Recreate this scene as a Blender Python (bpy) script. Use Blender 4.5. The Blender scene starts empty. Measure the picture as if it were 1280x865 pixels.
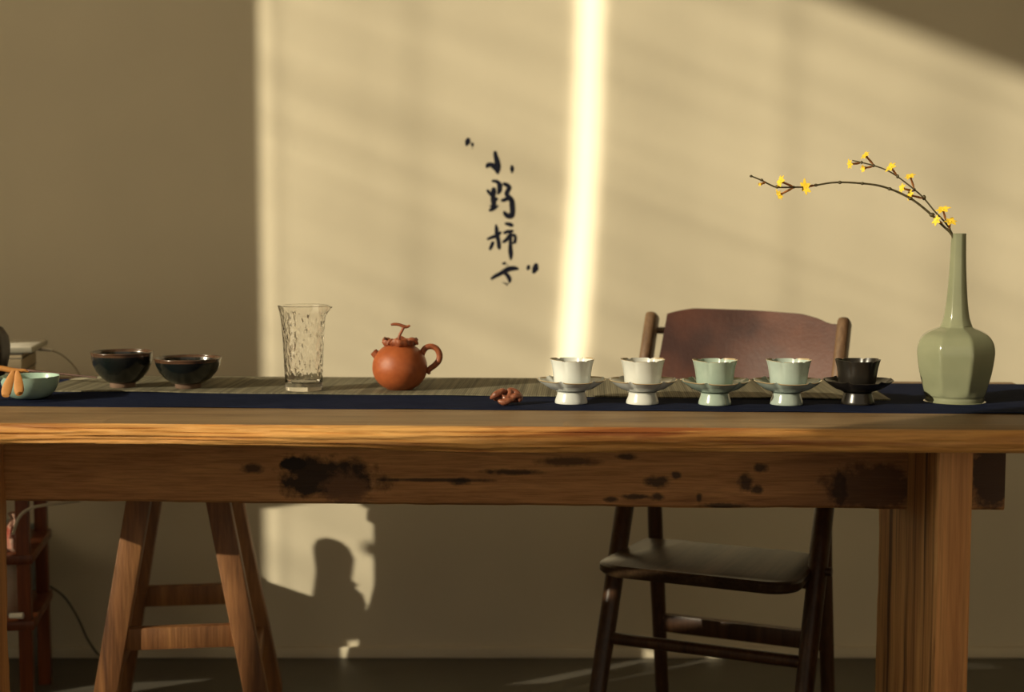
import bpy, bmesh, math, random
from mathutils import Vector, Matrix, noise

random.seed(7)
scene = bpy.context.scene
COL = scene.collection
PI = math.pi

# ------------------------------------------------------------------ camera
F = 1875.0                     # focal length in pixels of a 1280 px wide frame
TH = math.radians(5.0)         # pitch down
TZ = 0.76                      # table top height
HC = TZ + 0.336                # camera height
CAM = Vector((0, 0, HC))
FWD = Vector((0, math.cos(TH), -math.sin(TH)))
UPV = Vector((0, math.sin(TH), math.cos(TH)))
YW = 3.65                      # back wall

def ray(px, py):
    return FWD + Vector((1, 0, 0)) * ((px - 640) / F) + UPV * (-(py - 432.5) / F)

def P(px, py, y):              # point of the sight line at distance y
    d = ray(px, py)
    return CAM + d * (y / d.y)

def PZ(px, py, z):             # point of the sight line at height z
    d = ray(px, py)
    return CAM + d * ((z - HC) / d.z)

def proj(p):
    q = Vector(p) - CAM
    w = q.dot(FWD)
    return 640 + F * q.x / w, 432.5 - F * q.dot(UPV) / w

def mpp(p):                    # metres per pixel at a point
    return (Vector(p) - CAM).dot(FWD) / F

cd = bpy.data.cameras.new('camera')
cam = bpy.data.objects.new('camera', cd)
COL.objects.link(cam)
cam.location = CAM
cam.rotation_euler = (PI / 2 - TH, 0, 0)
cd.sensor_width = 36.0
cd.lens = 36.0 * F / 1280.0
cd.clip_start = 0.05
cd.dof.use_dof = True
cd.dof.focus_distance = 2.62
cd.dof.aperture_fstop = 2.8
scene.camera = cam

# ------------------------------------------------------------------ materials
def rgb(h):
    h = h.lstrip('#')
    c = [int(h[i:i + 2], 16) / 255 for i in (0, 2, 4)]
    return tuple(((x / 12.92) if x <= 0.04045 else ((x + 0.055) / 1.055) ** 2.4) for x in c) + (1,)

def new_mat(name):
    m = bpy.data.materials.new(name)
    m.use_nodes = True
    nt = m.node_tree
    b = nt.nodes['Principled BSDF']
    return m, nt, b

def nd(nt, t, **kw):
    n = nt.nodes.new(t)
    for k, v in kw.items():
        if k in n.inputs:
            n.inputs[k].default_value = v
        else:
            setattr(n, k, v)
    return n

def ramp(nt, stops):
    r = nt.nodes.new('ShaderNodeValToRGB')
    e = r.color_ramp.elements
    while len(e) > 1:
        e.remove(e[-1])
    e[0].position = stops[0][0]; e[0].color = stops[0][1]
    for p, c in stops[1:]:
        x = e.new(p); x.color = c
    return r

def simple(name, c1, c2=None, rough=0.5, scale=20, bump=0.0, bscale=60, spec=0.5, stretch=(1, 1, 1), coat=0.0, detail=4, metal=0.0):
    m, nt, b = new_mat(name)
    L = nt.links
    tc = nd(nt, 'ShaderNodeTexCoord')
    mp = nd(nt, 'ShaderNodeMapping')
    mp.inputs['Scale'].default_value = stretch
    L.new(tc.outputs['Object'], mp.inputs['Vector'])
    n = nd(nt, 'ShaderNodeTexNoise', Scale=scale, Detail=detail)
    L.new(mp.outputs[0], n.inputs['Vector'])
    r = ramp(nt, [(0.35, c1), (0.65, c2 or c1)])
    L.new(n.outputs['Fac'], r.inputs[0])
    L.new(r.outputs[0], b.inputs['Base Color'])
    b.inputs['Roughness'].default_value = rough
    b.inputs['Specular IOR Level'].default_value = spec
    b.inputs['Metallic'].default_value = metal
    if coat:
        b.inputs['Coat Weight'].default_value = coat
        b.inputs['Coat Roughness'].default_value = 0.06
    if bump:
        n2 = nd(nt, 'ShaderNodeTexNoise', Scale=bscale, Detail=5)
        L.new(mp.outputs[0], n2.inputs['Vector'])
        bp = nd(nt, 'ShaderNodeBump', Strength=bump, Distance=0.002)
        L.new(n2.outputs['Fac'], bp.inputs['Height'])
        L.new(bp.outputs[0], b.inputs['Normal'])
    return m

def wood(name, light, mid, dark, axis=(1, 0, 0), rough=0.5, scale=1.0, knots=0.0, bump=0.25, spec=0.35, streak=None):
    """Grain runs along axis; soft bands, fine fibres, optional dark knots and red-brown streaks."""
    m, nt, b = new_mat(name)
    L = nt.links
    tc = nd(nt, 'ShaderNodeTexCoord')
    st = [14.0 - 12.9 * abs(a) for a in axis]
    mp = nd(nt, 'ShaderNodeMapping'); mp.inputs['Scale'].default_value = [s * scale for s in st]
    L.new(tc.outputs['Object'], mp.inputs['Vector'])
    n1 = nd(nt, 'ShaderNodeTexNoise', Scale=1.6, Detail=6, Roughness=0.6, Distortion=0.6)
    L.new(mp.outputs[0], n1.inputs['Vector'])
    r1 = ramp(nt, [(0.28, dark), (0.47, mid), (0.68, light)])
    L.new(n1.outputs['Fac'], r1.inputs[0])
    mp2 = nd(nt, 'ShaderNodeMapping'); mp2.inputs['Scale'].default_value = [s * scale * 9 if s > 5 else s * scale * 3 for s in st]
    L.new(tc.outputs['Object'], mp2.inputs['Vector'])
    n2 = nd(nt, 'ShaderNodeTexNoise', Scale=1.5, Detail=4, Roughness=0.55)
    L.new(mp2.outputs[0], n2.inputs['Vector'])
    r2 = ramp(nt, [(0.3, (0.62, 0.58, 0.54, 1)), (0.6, (1.05, 1.03, 1.0, 1))])
    L.new(n2.outputs['Fac'], r2.inputs[0])
    mx = nd(nt, 'ShaderNodeMix', data_type='RGBA', blend_type='MULTIPLY')
    mx.inputs[0].default_value = 0.75
    L.new(r1.outputs[0], mx.inputs[6]); L.new(r2.outputs[0], mx.inputs[7])
    out = mx.outputs[2]
    if streak:
        mp3 = nd(nt, 'ShaderNodeMapping'); mp3.inputs['Scale'].default_value = [s * scale * 2.2 if s > 5 else s * scale * 1.1 for s in st]
        mp3.inputs['Location'].default_value = (3.1, 1.7, 5.2)
        L.new(tc.outputs['Object'], mp3.inputs['Vector'])
        n3 = nd(nt, 'ShaderNodeTexNoise', Scale=1.3, Detail=5, Roughness=0.55, Distortion=0.4)
        L.new(mp3.outputs[0], n3.inputs['Vector'])
        r3 = ramp(nt, [(0.52, (0, 0, 0, 1)), (0.66, (1, 1, 1, 1))])
        L.new(n3.outputs['Fac'], r3.inputs[0])
        mx3 = nd(nt, 'ShaderNodeMix', data_type='RGBA')
        L.new(r3.outputs[0], mx3.inputs[0]); L.new(out, mx3.inputs[6]); mx3.inputs[7].default_value = streak
        out = mx3.outputs[2]
    if knots:
        n4 = nd(nt, 'ShaderNodeTexNoise', Scale=7.0, Detail=7, Roughness=0.65)
        L.new(tc.outputs['Object'], n4.inputs['Vector'])
        r4 = ramp(nt, [(0.62 - 0.06 * knots, (0, 0, 0, 1)), (0.70 - 0.06 * knots, (1, 1, 1, 1))])
        L.new(n4.outputs['Fac'], r4.inputs[0])
        mx4 = nd(nt, 'ShaderNodeMix', data_type='RGBA')
        L.new(r4.outputs[0], mx4.inputs[0]); L.new(out, mx4.inputs[6])
        mx4.inputs[7].default_value = (dark[0] * .4, dark[1] * .4, dark[2] * .4, 1)
        out = mx4.outputs[2]
    L.new(out, b.inputs['Base Color'])
    b.inputs['Roughness'].default_value = rough
    b.inputs['Specular IOR Level'].default_value = spec
    if bump:
        bp = nd(nt, 'ShaderNodeBump', Strength=bump, Distance=0.003)
        L.new(n2.outputs['Fac'], bp.inputs['Height'])
        L.new(bp.outputs[0], b.inputs['Normal'])
    return m

# ------------------------------------------------------------------ mesh helpers
class MB:
    def __init__(self):
        self.v = []; self.f = []
    def add(self, vs, fs):
        o = len(self.v)
        self.v += [Vector(x) for x in vs]
        self.f += [tuple(i + o for i in f) for f in fs]
        return self
    def hexa(self, c, bevel=0.0, seg=2):
        """c: 8 corners, bottom ring then top ring."""
        fs = [(3, 2, 1, 0), (4, 5, 6, 7), (0, 1, 5, 4), (1, 2, 6, 5), (2, 3, 7, 6), (3, 0, 4, 7)]
        if not bevel:
            return self.add(c, fs)
        bm = bmesh.new()
        vs = [bm.verts.new(Vector(x)) for x in c]
        for f in fs:
            bm.faces.new([vs[i] for i in f])
        bmesh.ops.bevel(bm, geom=list(bm.edges), offset=bevel, segments=seg, profile=0.5, affect='EDGES')
        bm.verts.index_update()
        self.add([v.co.copy() for v in bm.verts], [[v.index for v in f.verts] for f in bm.faces])
        bm.free()
        return self
    def box(self, lo, hi, bevel=0.0, mat=None):
        c = [(lo[0], lo[1], lo[2]), (hi[0], lo[1], lo[2]), (hi[0], hi[1], lo[2]), (lo[0], hi[1], lo[2]),
             (lo[0], lo[1], hi[2]), (hi[0], lo[1], hi[2]), (hi[0], hi[1], hi[2]), (lo[0], hi[1], hi[2])]
        if mat is not None:
            c = [mat @ Vector(x) for x in c]
        return self.hexa(c, bevel)
    def bar(self, a, b, w, d, side=(1, 0, 0), bevel=0.003):
        """rectangular bar from a to b; w across 'side', d across the other way."""
        a = Vector(a); b = Vector(b)
        t = (b - a).normalized()
        s = Vector(side); s = (s - t * s.dot(t)).normalized()
        n = t.cross(s).normalized()
        c = []
        for q in (a, b):
            for i, j in ((-1, -1), (1, -1), (1, 1), (-1, 1)):
                c.append(q + s * (w / 2 * i) + n * (d / 2 * j))
        return self.hexa(c, bevel)
    def tube(self, pts, rad, seg=12, flat=None, cap=True, closed=False):
        """pts: list of points; rad: number or list; flat=(axis, k): squash by k along axis."""
        pts = [Vector(p) for p in pts]
        n = len(pts)
        if not isinstance(rad, (list, tuple)):
            rad = [rad] * n
        vs = []; fs = []
        prev = None
        for i, p in enumerate(pts):
            t = (pts[min(i + 1, n - 1)] - pts[max(i - 1, 0)])
            if t.length < 1e-9: t = Vector((0, 0, 1))
            t.normalize()
            if prev is None:
                ref = Vector((0, 1, 0)) if abs(t.y) < 0.9 else Vector((1, 0, 0))
                u = (ref - t * ref.dot(t)).normalized()
            else:
                u = (prev - t * prev.dot(t)).normalized()
            prev = u
            w = t.cross(u)
            for k in range(seg):
                a = 2 * PI * k / seg
                o = u * math.cos(a) * rad[i] + w * math.sin(a) * rad[i]
                if flat:
                    ax = Vector(flat[0]); o = o - ax * o.dot(ax) * (1 - flat[1])
                vs.append(p + o)
        for i in range(n - 1):
            for k in range(seg):
                k2 = (k + 1) % seg
                fs.append((i * seg + k, i * seg + k2, (i + 1) * seg + k2, (i + 1) * seg + k))
        if cap:
            fs.append(tuple(range(seg))[::-1])
            fs.append(tuple((n - 1) * seg + k for k in range(seg)))
        return self.add(vs, fs)
    def lathe(self, prof, c=(0, 0, 0), seg=64, rf=None, zf=None, close=False):
        """prof: (r, z) list; rf(theta, i) scales r, zf(theta, i) adds to z."""
        c = Vector(c); vs = []; fs = []
        n = len(prof)
        for i, (r, z) in enumerate(prof):
            for k in range(seg):
                a = 2 * PI * k / seg
                rr = r * (rf(a, i) if rf else 1.0)
                zz = z + (zf(a, i) if zf else 0.0)
                vs.append(c + Vector((rr * math.cos(a), rr * math.sin(a), zz)))
        m = n if close else n - 1
        for i in range(m):
            j = (i + 1) % n
            for k in range(seg):
                k2 = (k + 1) % seg
                fs.append((i * seg + k, i * seg + k2, j * seg + k2, j * seg + k))
        if not close:
            if prof[0][0] > 1e-6: fs.append(tuple(range(seg))[::-1])
            if prof[-1][0] > 1e-6: fs.append(tuple((n - 1) * seg + k for k in range(seg)))
        return self.add(vs, fs)
    def ell(self, c, r, seg=16, rings=10, rot=None):
        c = Vector(c)
        prof = [(math.sin(PI * i / rings), -math.cos(PI * i / rings)) for i in range(rings + 1)]
        vs = []; fs = []
        for (q, z) in prof:
            for k in range(seg):
                a = 2 * PI * k / seg
                o = Vector((r[0] * q * math.cos(a), r[1] * q * math.sin(a), r[2] * z))
                if rot is not None: o = rot @ o
                vs.append(c + o)
        for i in range(rings):
            for k in range(seg):
                k2 = (k + 1) % seg
                fs.append((i * seg + k, i * seg + k2, (i + 1) * seg + k2, (i + 1) * seg + k))
        return self.add(vs, fs)
    def build(self, name, mat, parent=None, origin=None, smooth=40, merge=True):
        """links the shapes as ONE mesh object; coordinates are world ones, or local to the thing when parent is given with origin=(0,0,0)."""
        if origin is None:
            origin = root_loc(parent) if parent else Vector((0, 0, 0))
        origin = Vector(origin)
        me = bpy.data.meshes.new(name)
        me.from_pydata([v - origin for v in self.v], [], self.f)
        bm = bmesh.new(); bm.from_mesh(me)
        if merge:
            bmesh.ops.remove_doubles(bm, verts=bm.verts, dist=1e-6)
            bmesh.ops.dissolve_degenerate(bm, edges=bm.edges, dist=1e-7)
        bmesh.ops.recalc_face_normals(bm, faces=bm.faces)
        bm.to_mesh(me); bm.free()
        for p in me.polygons: p.use_smooth = True
        me.set_sharp_from_angle(angle=math.radians(smooth))
        me.materials.append(mat)
        o = bpy.data.objects.new(name, me)
        COL.objects.link(o)
        if parent: o.parent = parent
        else: o.location = origin
        return o

def root_loc(o):
    while o.parent: o = o.parent
    return o.location.copy()

def thing(name, label, cat, loc, rz=0.0, group=None):
    o = bpy.data.objects.new(name, None)
    o.empty_display_size = 0.05
    COL.objects.link(o)
    o.location = loc; o.rotation_euler = (0, 0, rz)
    return tag(o, label, cat, group)

def tag(o, label, cat, group=None):
    o['label'] = label; o['category'] = cat
    if group: o['group'] = group
    return o

def struct(o):
    o['kind'] = 'structure'
    return o

def dup(root, loc, label, rz=None, mats=None):
    r = root.copy(); COL.objects.link(r); r.location = loc; r['label'] = label
    if rz is not None: r.rotation_euler = (0, 0, rz)
    def fix(c):
        if mats and c.type == 'MESH':
            c.data = c.data.copy(); c.data.materials[0] = mats
            if mats.name == 'black_glaze' and len(c.data.materials) > 1: c.data.materials[1] = mats
    for ch in list(root.children):
        c = ch.copy(); COL.objects.link(c); c.parent = r; fix(c)
        for g in list(ch.children):
            d = g.copy(); COL.objects.link(d); d.parent = c; fix(d)
    return r

def spline(pts, n=8):
    """Catmull-Rom through tuples of any length."""
    out = []
    N = len(pts)
    for i in range(N - 1):
        p0 = pts[max(i - 1, 0)]; p1 = pts[i]; p2 = pts[i + 1]; p3 = pts[min(i + 2, N - 1)]
        for k in range(n):
            t = k / n
            out.append(tuple(0.5 * (2 * b + (c - a) * t + (2 * a - 5 * b + 4 * c - d) * t * t + (3 * b - a - 3 * c + d) * t ** 3)
                             for a, b, c, d in zip(p0, p1, p2, p3)))
    out.append(tuple(pts[-1]))
    return out

# ------------------------------------------------------------------ the room
XL = -2.5                      # window wall
M_wall = simple('plaster_wall', (0.58, 0.515, 0.385, 1), (0.62, 0.55, 0.41, 1), rough=0.9, scale=2.5, bump=0.15, bscale=45, spec=0.1)
M_white = simple('white_paint', (0.7, 0.67, 0.6, 1), rough=0.6)
M_floor = simple('dark_floor', (0.085, 0.075, 0.06, 1), (0.11, 0.1, 0.08, 1), rough=0.42, scale=4, bump=0.1, bscale=90, spec=0.4)
struct(MB().box((-2.7, YW, 0), (3.2, YW + 0.15, 3.45)).build('wall_back', M_wall))
struct(MB().box((-2.7, -2.5, -0.1), (3.2, YW + 0.15, 0)).build('floor', M_floor))
struct(MB().box((-2.7, -2.5, 3.45), (3.2, YW + 0.15, 3.55)).build('ceiling', M_white))
struct(MB().box((XL, YW - 0.012, 0), (3.2, YW, 0.028), 0.003).build('baseboard_back', M_wall))
SUN_A = math.radians(58.5); SUN_E = math.radians(17.8)
WY0, WY1, WZ = 0.40, 3.65 - (2.5 - 0.607) / math.tan(SUN_A), 3.3  # window opening
struct(MB().box((2.9, -1.0, 0), (3.1, YW, 3.45)).build('wall_right', M_wall))
wl = MB()
wl.box((XL - 0.2, WY1, 0), (XL, YW, 3.45)); wl.box((XL - 0.2, -2.5, 0), (XL, WY0, 3.45)); wl.box((XL - 0.2, WY0, WZ), (XL, WY1, 3.45))
struct(wl.build('wall_left', M_wall))
# window frame with slim bars
wf = MB()
for y in (WY0 + 0.02, WY1 - 0.02):
    wf.box((XL - 0.14, y - 0.02, 0), (XL - 0.09, y + 0.02, WZ))
wf.box((XL - 0.14, WY0, WZ - 0.04), (XL - 0.09, WY1, WZ)); wf.box((XL - 0.14, WY0, 0), (XL - 0.09, WY1, 0.04))
struct(wf.build('window_1', M_white))

# sheer curtains: two panels with a slit between them; 'weave' says how open the cloth is
def on_window(px):             # where the sun ray that meets the wall at column px crosses the window wall
    x = P(px, 300, YW).x
    return YW - (x - XL) / math.tan(SUN_A)
def px_of(y):                  # the wall column lit through window position y
    x = XL + (YW - y) * math.tan(SUN_A)
    return 640 + x / (YW * 1.002) * F
def sheer():
    m = bpy.data.materials.new('sheer_linen'); m.use_nodes = True
    nt = m.node_tree; L = nt.links
    nt.nodes.remove(nt.nodes['Principled BSDF'])
    out = nt.nodes['Material Output']
    tc = nd(nt, 'ShaderNodeTexCoord')
    at = nd(nt, 'ShaderNodeAttribute', attribute_name='weave')
    cur = at.outputs['Fac']
    for sc_, amp in (((1, 6, 0.4), 0.10), ((1, 0.7, 9), 0.13)):
        mp = nd(nt, 'ShaderNodeMapping'); mp.inputs['Scale'].default_value = sc_
        L.new(tc.outputs['Object'], mp.inputs['Vector'])
        n = nd(nt, 'ShaderNodeTexNoise', Scale=1.2, Detail=2)
        L.new(mp.outputs[0], n.inputs['Vector'])
        mr = nd(nt, 'ShaderNodeMapRange')
        for k_, v_ in (('From Min', 0.3), ('From Max', 0.7), ('To Min', 1 - amp), ('To Max', 1 + amp)):
            mr.inputs[k_].default_value = v_
        L.new(n.outputs['Fac'], mr.inputs['Value'])
        mu = nd(nt, 'ShaderNodeMath', operation='MULTIPLY')
        L.new(cur, mu.inputs[0]); L.new(mr.outputs[0], mu.inputs[1]); cur = mu.outputs[0]
    a = nd(nt, 'ShaderNodeBsdfTransparent'); a.inputs[0].default_value = (1, 0.99, 0.93, 1)
    b = nd(nt, 'ShaderNodeBsdfTranslucent'); b.inputs[0].default_value = (0.46, 0.42, 0.34, 1)
    mx = nd(nt, 'ShaderNodeMixShader')
    L.new(cur, mx.inputs[0]); L.new(b.outputs[0], mx.inputs[1]); L.new(a.outputs[0], mx.inputs[2])
    L.new(mx.outputs[0], out.inputs['Surface'])
    return m
M_sheer = sheer()
def curtain(px0, px1, edge0, edge1, label):
    """px0 < px1: wall columns the panel serves; edge: True where the free edge frays open and drifts."""
    NYc, NZc = int((px1 - px0) / 3), 24
    v = []; f = []; wv = []
    for i in range(NYc + 1):
        for j in range(NZc + 1):
            zz_ = 0.01 + (WZ + 0.08 - 0.01) * j / NZc
            q = i / NYc
            drift = -27 + 23 * (2.7 - zz_) + 2.5 * math.sin(zz_ * 5.0)     # the slit leans a little
            a_ = px0 - (drift if edge0 else 0); b_ = px1 - (drift if edge1 else 0)
            px = a_ + (b_ - a_) * q
            y = on_window(px)
            t = 0.243
            if edge0: t += 0.28 * math.exp(-((px - a_) / 7.0) ** 2)
            if edge1: t += 0.28 * math.exp(-((b_ - px) / 7.0) ** 2)
            if px < 356: t = 0.34
            elif px < 366: t = 0.34 + (0.20 - 0.34) * (px - 356) / 10
            elif px < 380: t = 0.20 + 0.012 * (px - 366) / 14
            t *= 1 - 0.16 * math.exp(-((px - 542) / 18.0) ** 2) - 0.20 * math.exp(-((px - 1012) / 16.0) ** 2) - 0.16 * math.exp(-((px - 1225) / 45.0) ** 2)
            x = XL - 0.045 + 0.004 * math.sin(y * 52) + 0.003 * math.sin(y * 23 + 1)
            v.append((x, y, zz_)); wv.append(t)
    W = NZc + 1
    for i in range(NYc):
        for j in range(NZc):
            f.append((i * W + j, (i + 1) * W + j, (i + 1) * W + j + 1, i * W + j + 1))
    o = MB().add(v, f).build('sheer_curtain', M_sheer, merge=False)
    at = o.data.attributes.new('weave', 'FLOAT', 'POINT')
    at.data.foreach_set('value', wv)
    return tag(o, label, 'curtain')
curtain(320, 724, False, True, 'linen sheer curtain panel nearer to the back wall')
curtain(744, px_of(WY0 - 0.1), True, False, 'wide linen sheer curtain panel farther from the back wall')

M_blocker = wood('blocker_wood', (0.2, 0.09, 0.04, 1), (0.14, 0.06, 0.025, 1), (0.07, 0.03, 0.014, 1), axis=(0, 0, 1))
sun_blk = thing('sloped_sun_blocker', 'added cabinet-shaped sun blocker with a sloping top, unseen, beside the curtained window', 'sun blocker', (-2.2, 1.0, 0))  # added out of view; slope set to keep sun from under the table
def slope(y): return 0.722 + (2.4 - (y + 1.0)) * 0.614
ya, yb = -0.8, 0.87
MB().hexa([(-0.17, ya, 0.04), (0.165, ya, 0.04), (0.165, yb, 0.04), (-0.17, yb, 0.04), (-0.17, ya, slope(ya) - 0.02), (0.165, ya, slope(ya) - 0.02), (0.165, yb, slope(yb) - 0.02), (-0.17, yb, slope(yb) - 0.02)], 0.003).build('body', M_blocker, sun_blk, origin=(0, 0, 0))
MB().hexa([(-0.175, ya, slope(ya) - 0.02), (0.17, ya, slope(ya) - 0.02), (0.17, yb, slope(yb) - 0.02), (-0.175, yb, slope(yb) - 0.02), (-0.175, ya, slope(ya)), (0.17, ya, slope(ya)), (0.17, yb, slope(yb)), (-0.175, yb, slope(yb))], 0.002).build('top', M_blocker, sun_blk, origin=(0, 0, 0))
for i in range(4):
    y0 = ya + 0.02 + i * 0.41; y1 = y0 + 0.39
    d_ = MB().hexa([(0.165, y0, 0.1), (0.18, y0, 0.1), (0.18, y1, 0.1), (0.165, y1, 0.1), (0.165, y0, slope(y0) - 0.1), (0.18, y0, slope(y0) - 0.1), (0.18, y1, slope(y1) - 0.1), (0.165, y1, slope(y1) - 0.1)], 0.002).build('door', M_blocker, sun_blk, origin=(0, 0, 0))
    MB().tube([(0.18, y0 + 0.05, 0.7), (0.205, y0 + 0.05, 0.7)], [0.008, 0.013], 12).build('knob', M_blocker, d_, origin=(0, 0, 0))
for sy in (ya + 0.05, yb - 0.05):
    for sx in (-1, 1):
        MB().box((sx * 0.14 - 0.02, sy - 0.02, 0), (sx * 0.14 + 0.02, sy + 0.02, 0.04)).build('leg', M_blocker, sun_blk, origin=(0, 0, 0))
ped_blk = thing('pedestal_sun_blocker', 'added narrow pedestal-shaped sun blocker, unseen, between the sloping one and the back wall', 'stand', (-2.15, 2.34, 0))  # added out of view to shade the stool legs and lower wall
MB().box((-0.1, -0.16, 0.97), (0.1, 0.16, 1.0), 0.004).build('top', M_blocker, ped_blk, origin=(0, 0, 0))
MB().box((-0.085, -0.145, 0.35), (0.085, 0.145, 0.97), 0.004).build('body', M_blocker, ped_blk, origin=(0, 0, 0))
for sx in (-1, 1):
    for sy in (-1, 1):
        MB().box((sx * 0.07 - 0.015, sy * 0.13 - 0.015, 0), (sx * 0.07 + 0.015, sy * 0.13 + 0.015, 0.35), 0.002).build('leg', M_blocker, ped_blk, origin=(0, 0, 0))

# added eave-like strip, unseen; its edge draws slanting shade on the wall's upper right
struct(MB().box((-5.2, -8, 1.615 + (0.78 + 5.15) * math.tan(SUN_E) / math.sin(SUN_A)), (-5.1, 4, 5.2)).build('shade_strip_1', M_white))

# ------------------------------------------------------------------ light
sd = bpy.data.lights.new('sun', 'SUN'); so = bpy.data.objects.new('sun', sd); COL.objects.link(so)
dvec = Vector((math.sin(SUN_A) * math.cos(SUN_E), math.cos(SUN_A) * math.cos(SUN_E), -math.sin(SUN_E)))
so.rotation_euler = dvec.to_track_quat('-Z', 'Y').to_euler()
so.location = (-6, -4, 5)
sd.energy = 19.5; sd.angle = math.radians(0.53); sd.color = (1.0, 0.90, 0.70)
w = bpy.data.worlds.new('world'); scene.world = w; w.use_nodes = True
w.node_tree.nodes['Background'].inputs[0].default_value = (1.0, 0.86, 0.64, 1)
w.node_tree.nodes['Background'].inputs[1].default_value = 0.46
scene.view_settings.view_transform = 'Standard'
scene.view_settings.look = 'None'
scene.view_settings.exposure = 0.0
scene.view_settings.gamma = 1.0
scene.view_settings.use_curve_mapping = False
scene.cycles.use_denoising = True
scene.cycles.max_bounces = 10
scene.cycles.transmission_bounces = 10
scene.cycles.transparent_max_bounces = 12
scene.cycles.caustics_reflective = False

# ------------------------------------------------------------------ the table
A = PZ(0, 529, TZ); B = PZ(1280, 538, TZ)
U = (B - A); U.z = 0; U.normalize()
V = Vector((-U.y, U.x, 0))
Wd = (PZ(640, 474, TZ) - A).dot(V)      # depth of the top
def ST(s, t, z): 
    return Vector((A.x + U.x * s + V.x * t, A.y + U.y * s + V.y * t, z))
def s_at(px, t, z):
    lo, hi = -2.0, 4.0
    for _ in range(50):
        m = (lo + hi) / 2
        if proj(ST(m, t, z))[0] < px: lo = m
        else: hi = m
    return lo
def t_at(px, s, z, lo=0.0, hi=1.2):
    a = proj(ST(s, lo, z))[0] < proj(ST(s, hi, z))[0]
    for _ in range(50):
        m = (lo + hi) / 2
        if (proj(ST(s, m, z))[0] < px) == a: lo = m
        else: hi = m
    return lo
def z_at(py, s, t):
    lo, hi = -1.0, 1.0
    for _ in range(50):
        m = (lo + hi) / 2
        if proj(ST(s, t, m))[1] > py: lo = m
        else: hi = m
    return lo
S0, S1 = s_at(-335, 0, TZ), s_at(1420, 0, TZ)

table = thing('tea_table', 'long rustic wooden slab table with a live front edge', 'table', ST((S0 + S1) / 2, Wd / 2, 0))
M_top = wood('table_wood', (0.72, 0.41, 0.14, 1), (0.56, 0.28, 0.085, 1), (0.34, 0.14, 0.04, 1), axis=(1, 0, 0), rough=0.48, bump=0.5, streak=(0.24, 0.075, 0.022, 1), spec=0.3)
M_beam = wood('beam_wood', (0.36, 0.17, 0.06, 1), (0.26, 0.115, 0.042, 1), (0.14, 0.06, 0.026, 1), axis=(1, 0, 0), rough=0.6, bump=0.35, knots=0.25)
M_legw = wood('leg_wood', (0.66, 0.34, 0.135, 1), (0.52, 0.245, 0.09, 1), (0.30, 0.125, 0.045, 1), axis=(0, 0, 1), rough=0.55, bump=0.3)
M_bark = wood('bark_wood', (0.72, 0.42, 0.18, 1), (0.55, 0.29, 0.115, 1), (0.26, 0.115, 0.045, 1), axis=(0, 0, 1), rough=0.7, bump=0.6, streak=(0.09, 0.038, 0.017, 1))

# top board: live front edge, lower outline wavy
def top_board():
    edge_py = [(-200, 556), (0, 556), (150, 556), (320, 559), (430, 561), (520, 565), (600, 567), (700, 567), (800, 566), (1000, 566), (1280, 567), (1500, 567)]
    def low(px):
        for (a, pa), (b, pb) in zip(edge_py, edge_py[1:]):
            if a <= px <= b: 
                k = (px - a) / (b - a); k = k * k * (3 - 2 * k)
                return pa + (pb - pa) * k
        return 567
    N = 420
    rows = []
    for i in range(N + 1):
        s = S0 + (S1 - S0) * i / N
        px = proj(ST(s, 0, TZ))[0]
        zb = z_at(low(px), s, 0.004)
        h = TZ - zb
        w1 = 0.0022 * noise.noise((s * 6, 0.3, 1.7)) + 0.0008 * noise.noise((s * 31, 4.1, 0))
        row = [ST(s, Wd, zb), ST(s, Wd, TZ - 0.004), ST(s, Wd - 0.004, TZ), ST(s, 0.30, TZ), ST(s, 0.08, TZ), ST(s, 0.006 + w1, TZ - 0.0003)]
        K = 18
        for k in range(1, K):
            q = k / K
            bulge = -0.007 * math.sin(PI * q) * (1 + 0.5 * noise.noise((s * 2.1, q, 9)))
            amp = 0.0055 * noise.noise((s * 5 + q * 2.0, q * 9.0, 2.2)) + 0.0022 * noise.noise((s * 9, q * 16, 5.0)) + 0.0008 * noise.noise((s * 40, q * 30, 1.0))
            rough = 1.0 - min(1, max(0, (px - 650) / 500.0)) * 0.65
            row.append(ST(s, 0.003 + bulge + w1 * (1 - q) + amp * rough, TZ - h * q))
        row += [ST(s, 0.008, zb), ST(s, 0.06, zb), ST(s, 0.35, zb)]
        rows.append(row)
    m = MB(); R = len(rows[0]); vs = [p for r in rows for p in r]; fs = []
    for i in range(N):
        for k in range(R):
            k2 = (k + 1) % R
            fs.append((i * R + k, i * R + k2, (i + 1) * R + k2, (i + 1) * R + k))
    fs.append(tuple(range(R))); fs.append(tuple(N * R + k for k in range(R))[::-1])
    return m.add(vs, fs)
M_topface = wood('grey_brown_top_wood', (0.30, 0.20, 0.10, 1), (0.245, 0.155, 0.075, 1), (0.16, 0.095, 0.045, 1), axis=(1, 0, 0), rough=0.55, bump=0.2)  # duller, greyer brown for the upward faces of the top
tt = top_board().build('tabletop', M_top, table, smooth=35)
tt.data.materials.append(M_topface)
for p in tt.data.polygons:
    if p.normal.z > 0.8 and p.center.z > TZ - 0.001 - 0: p.material_index = 1

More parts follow.
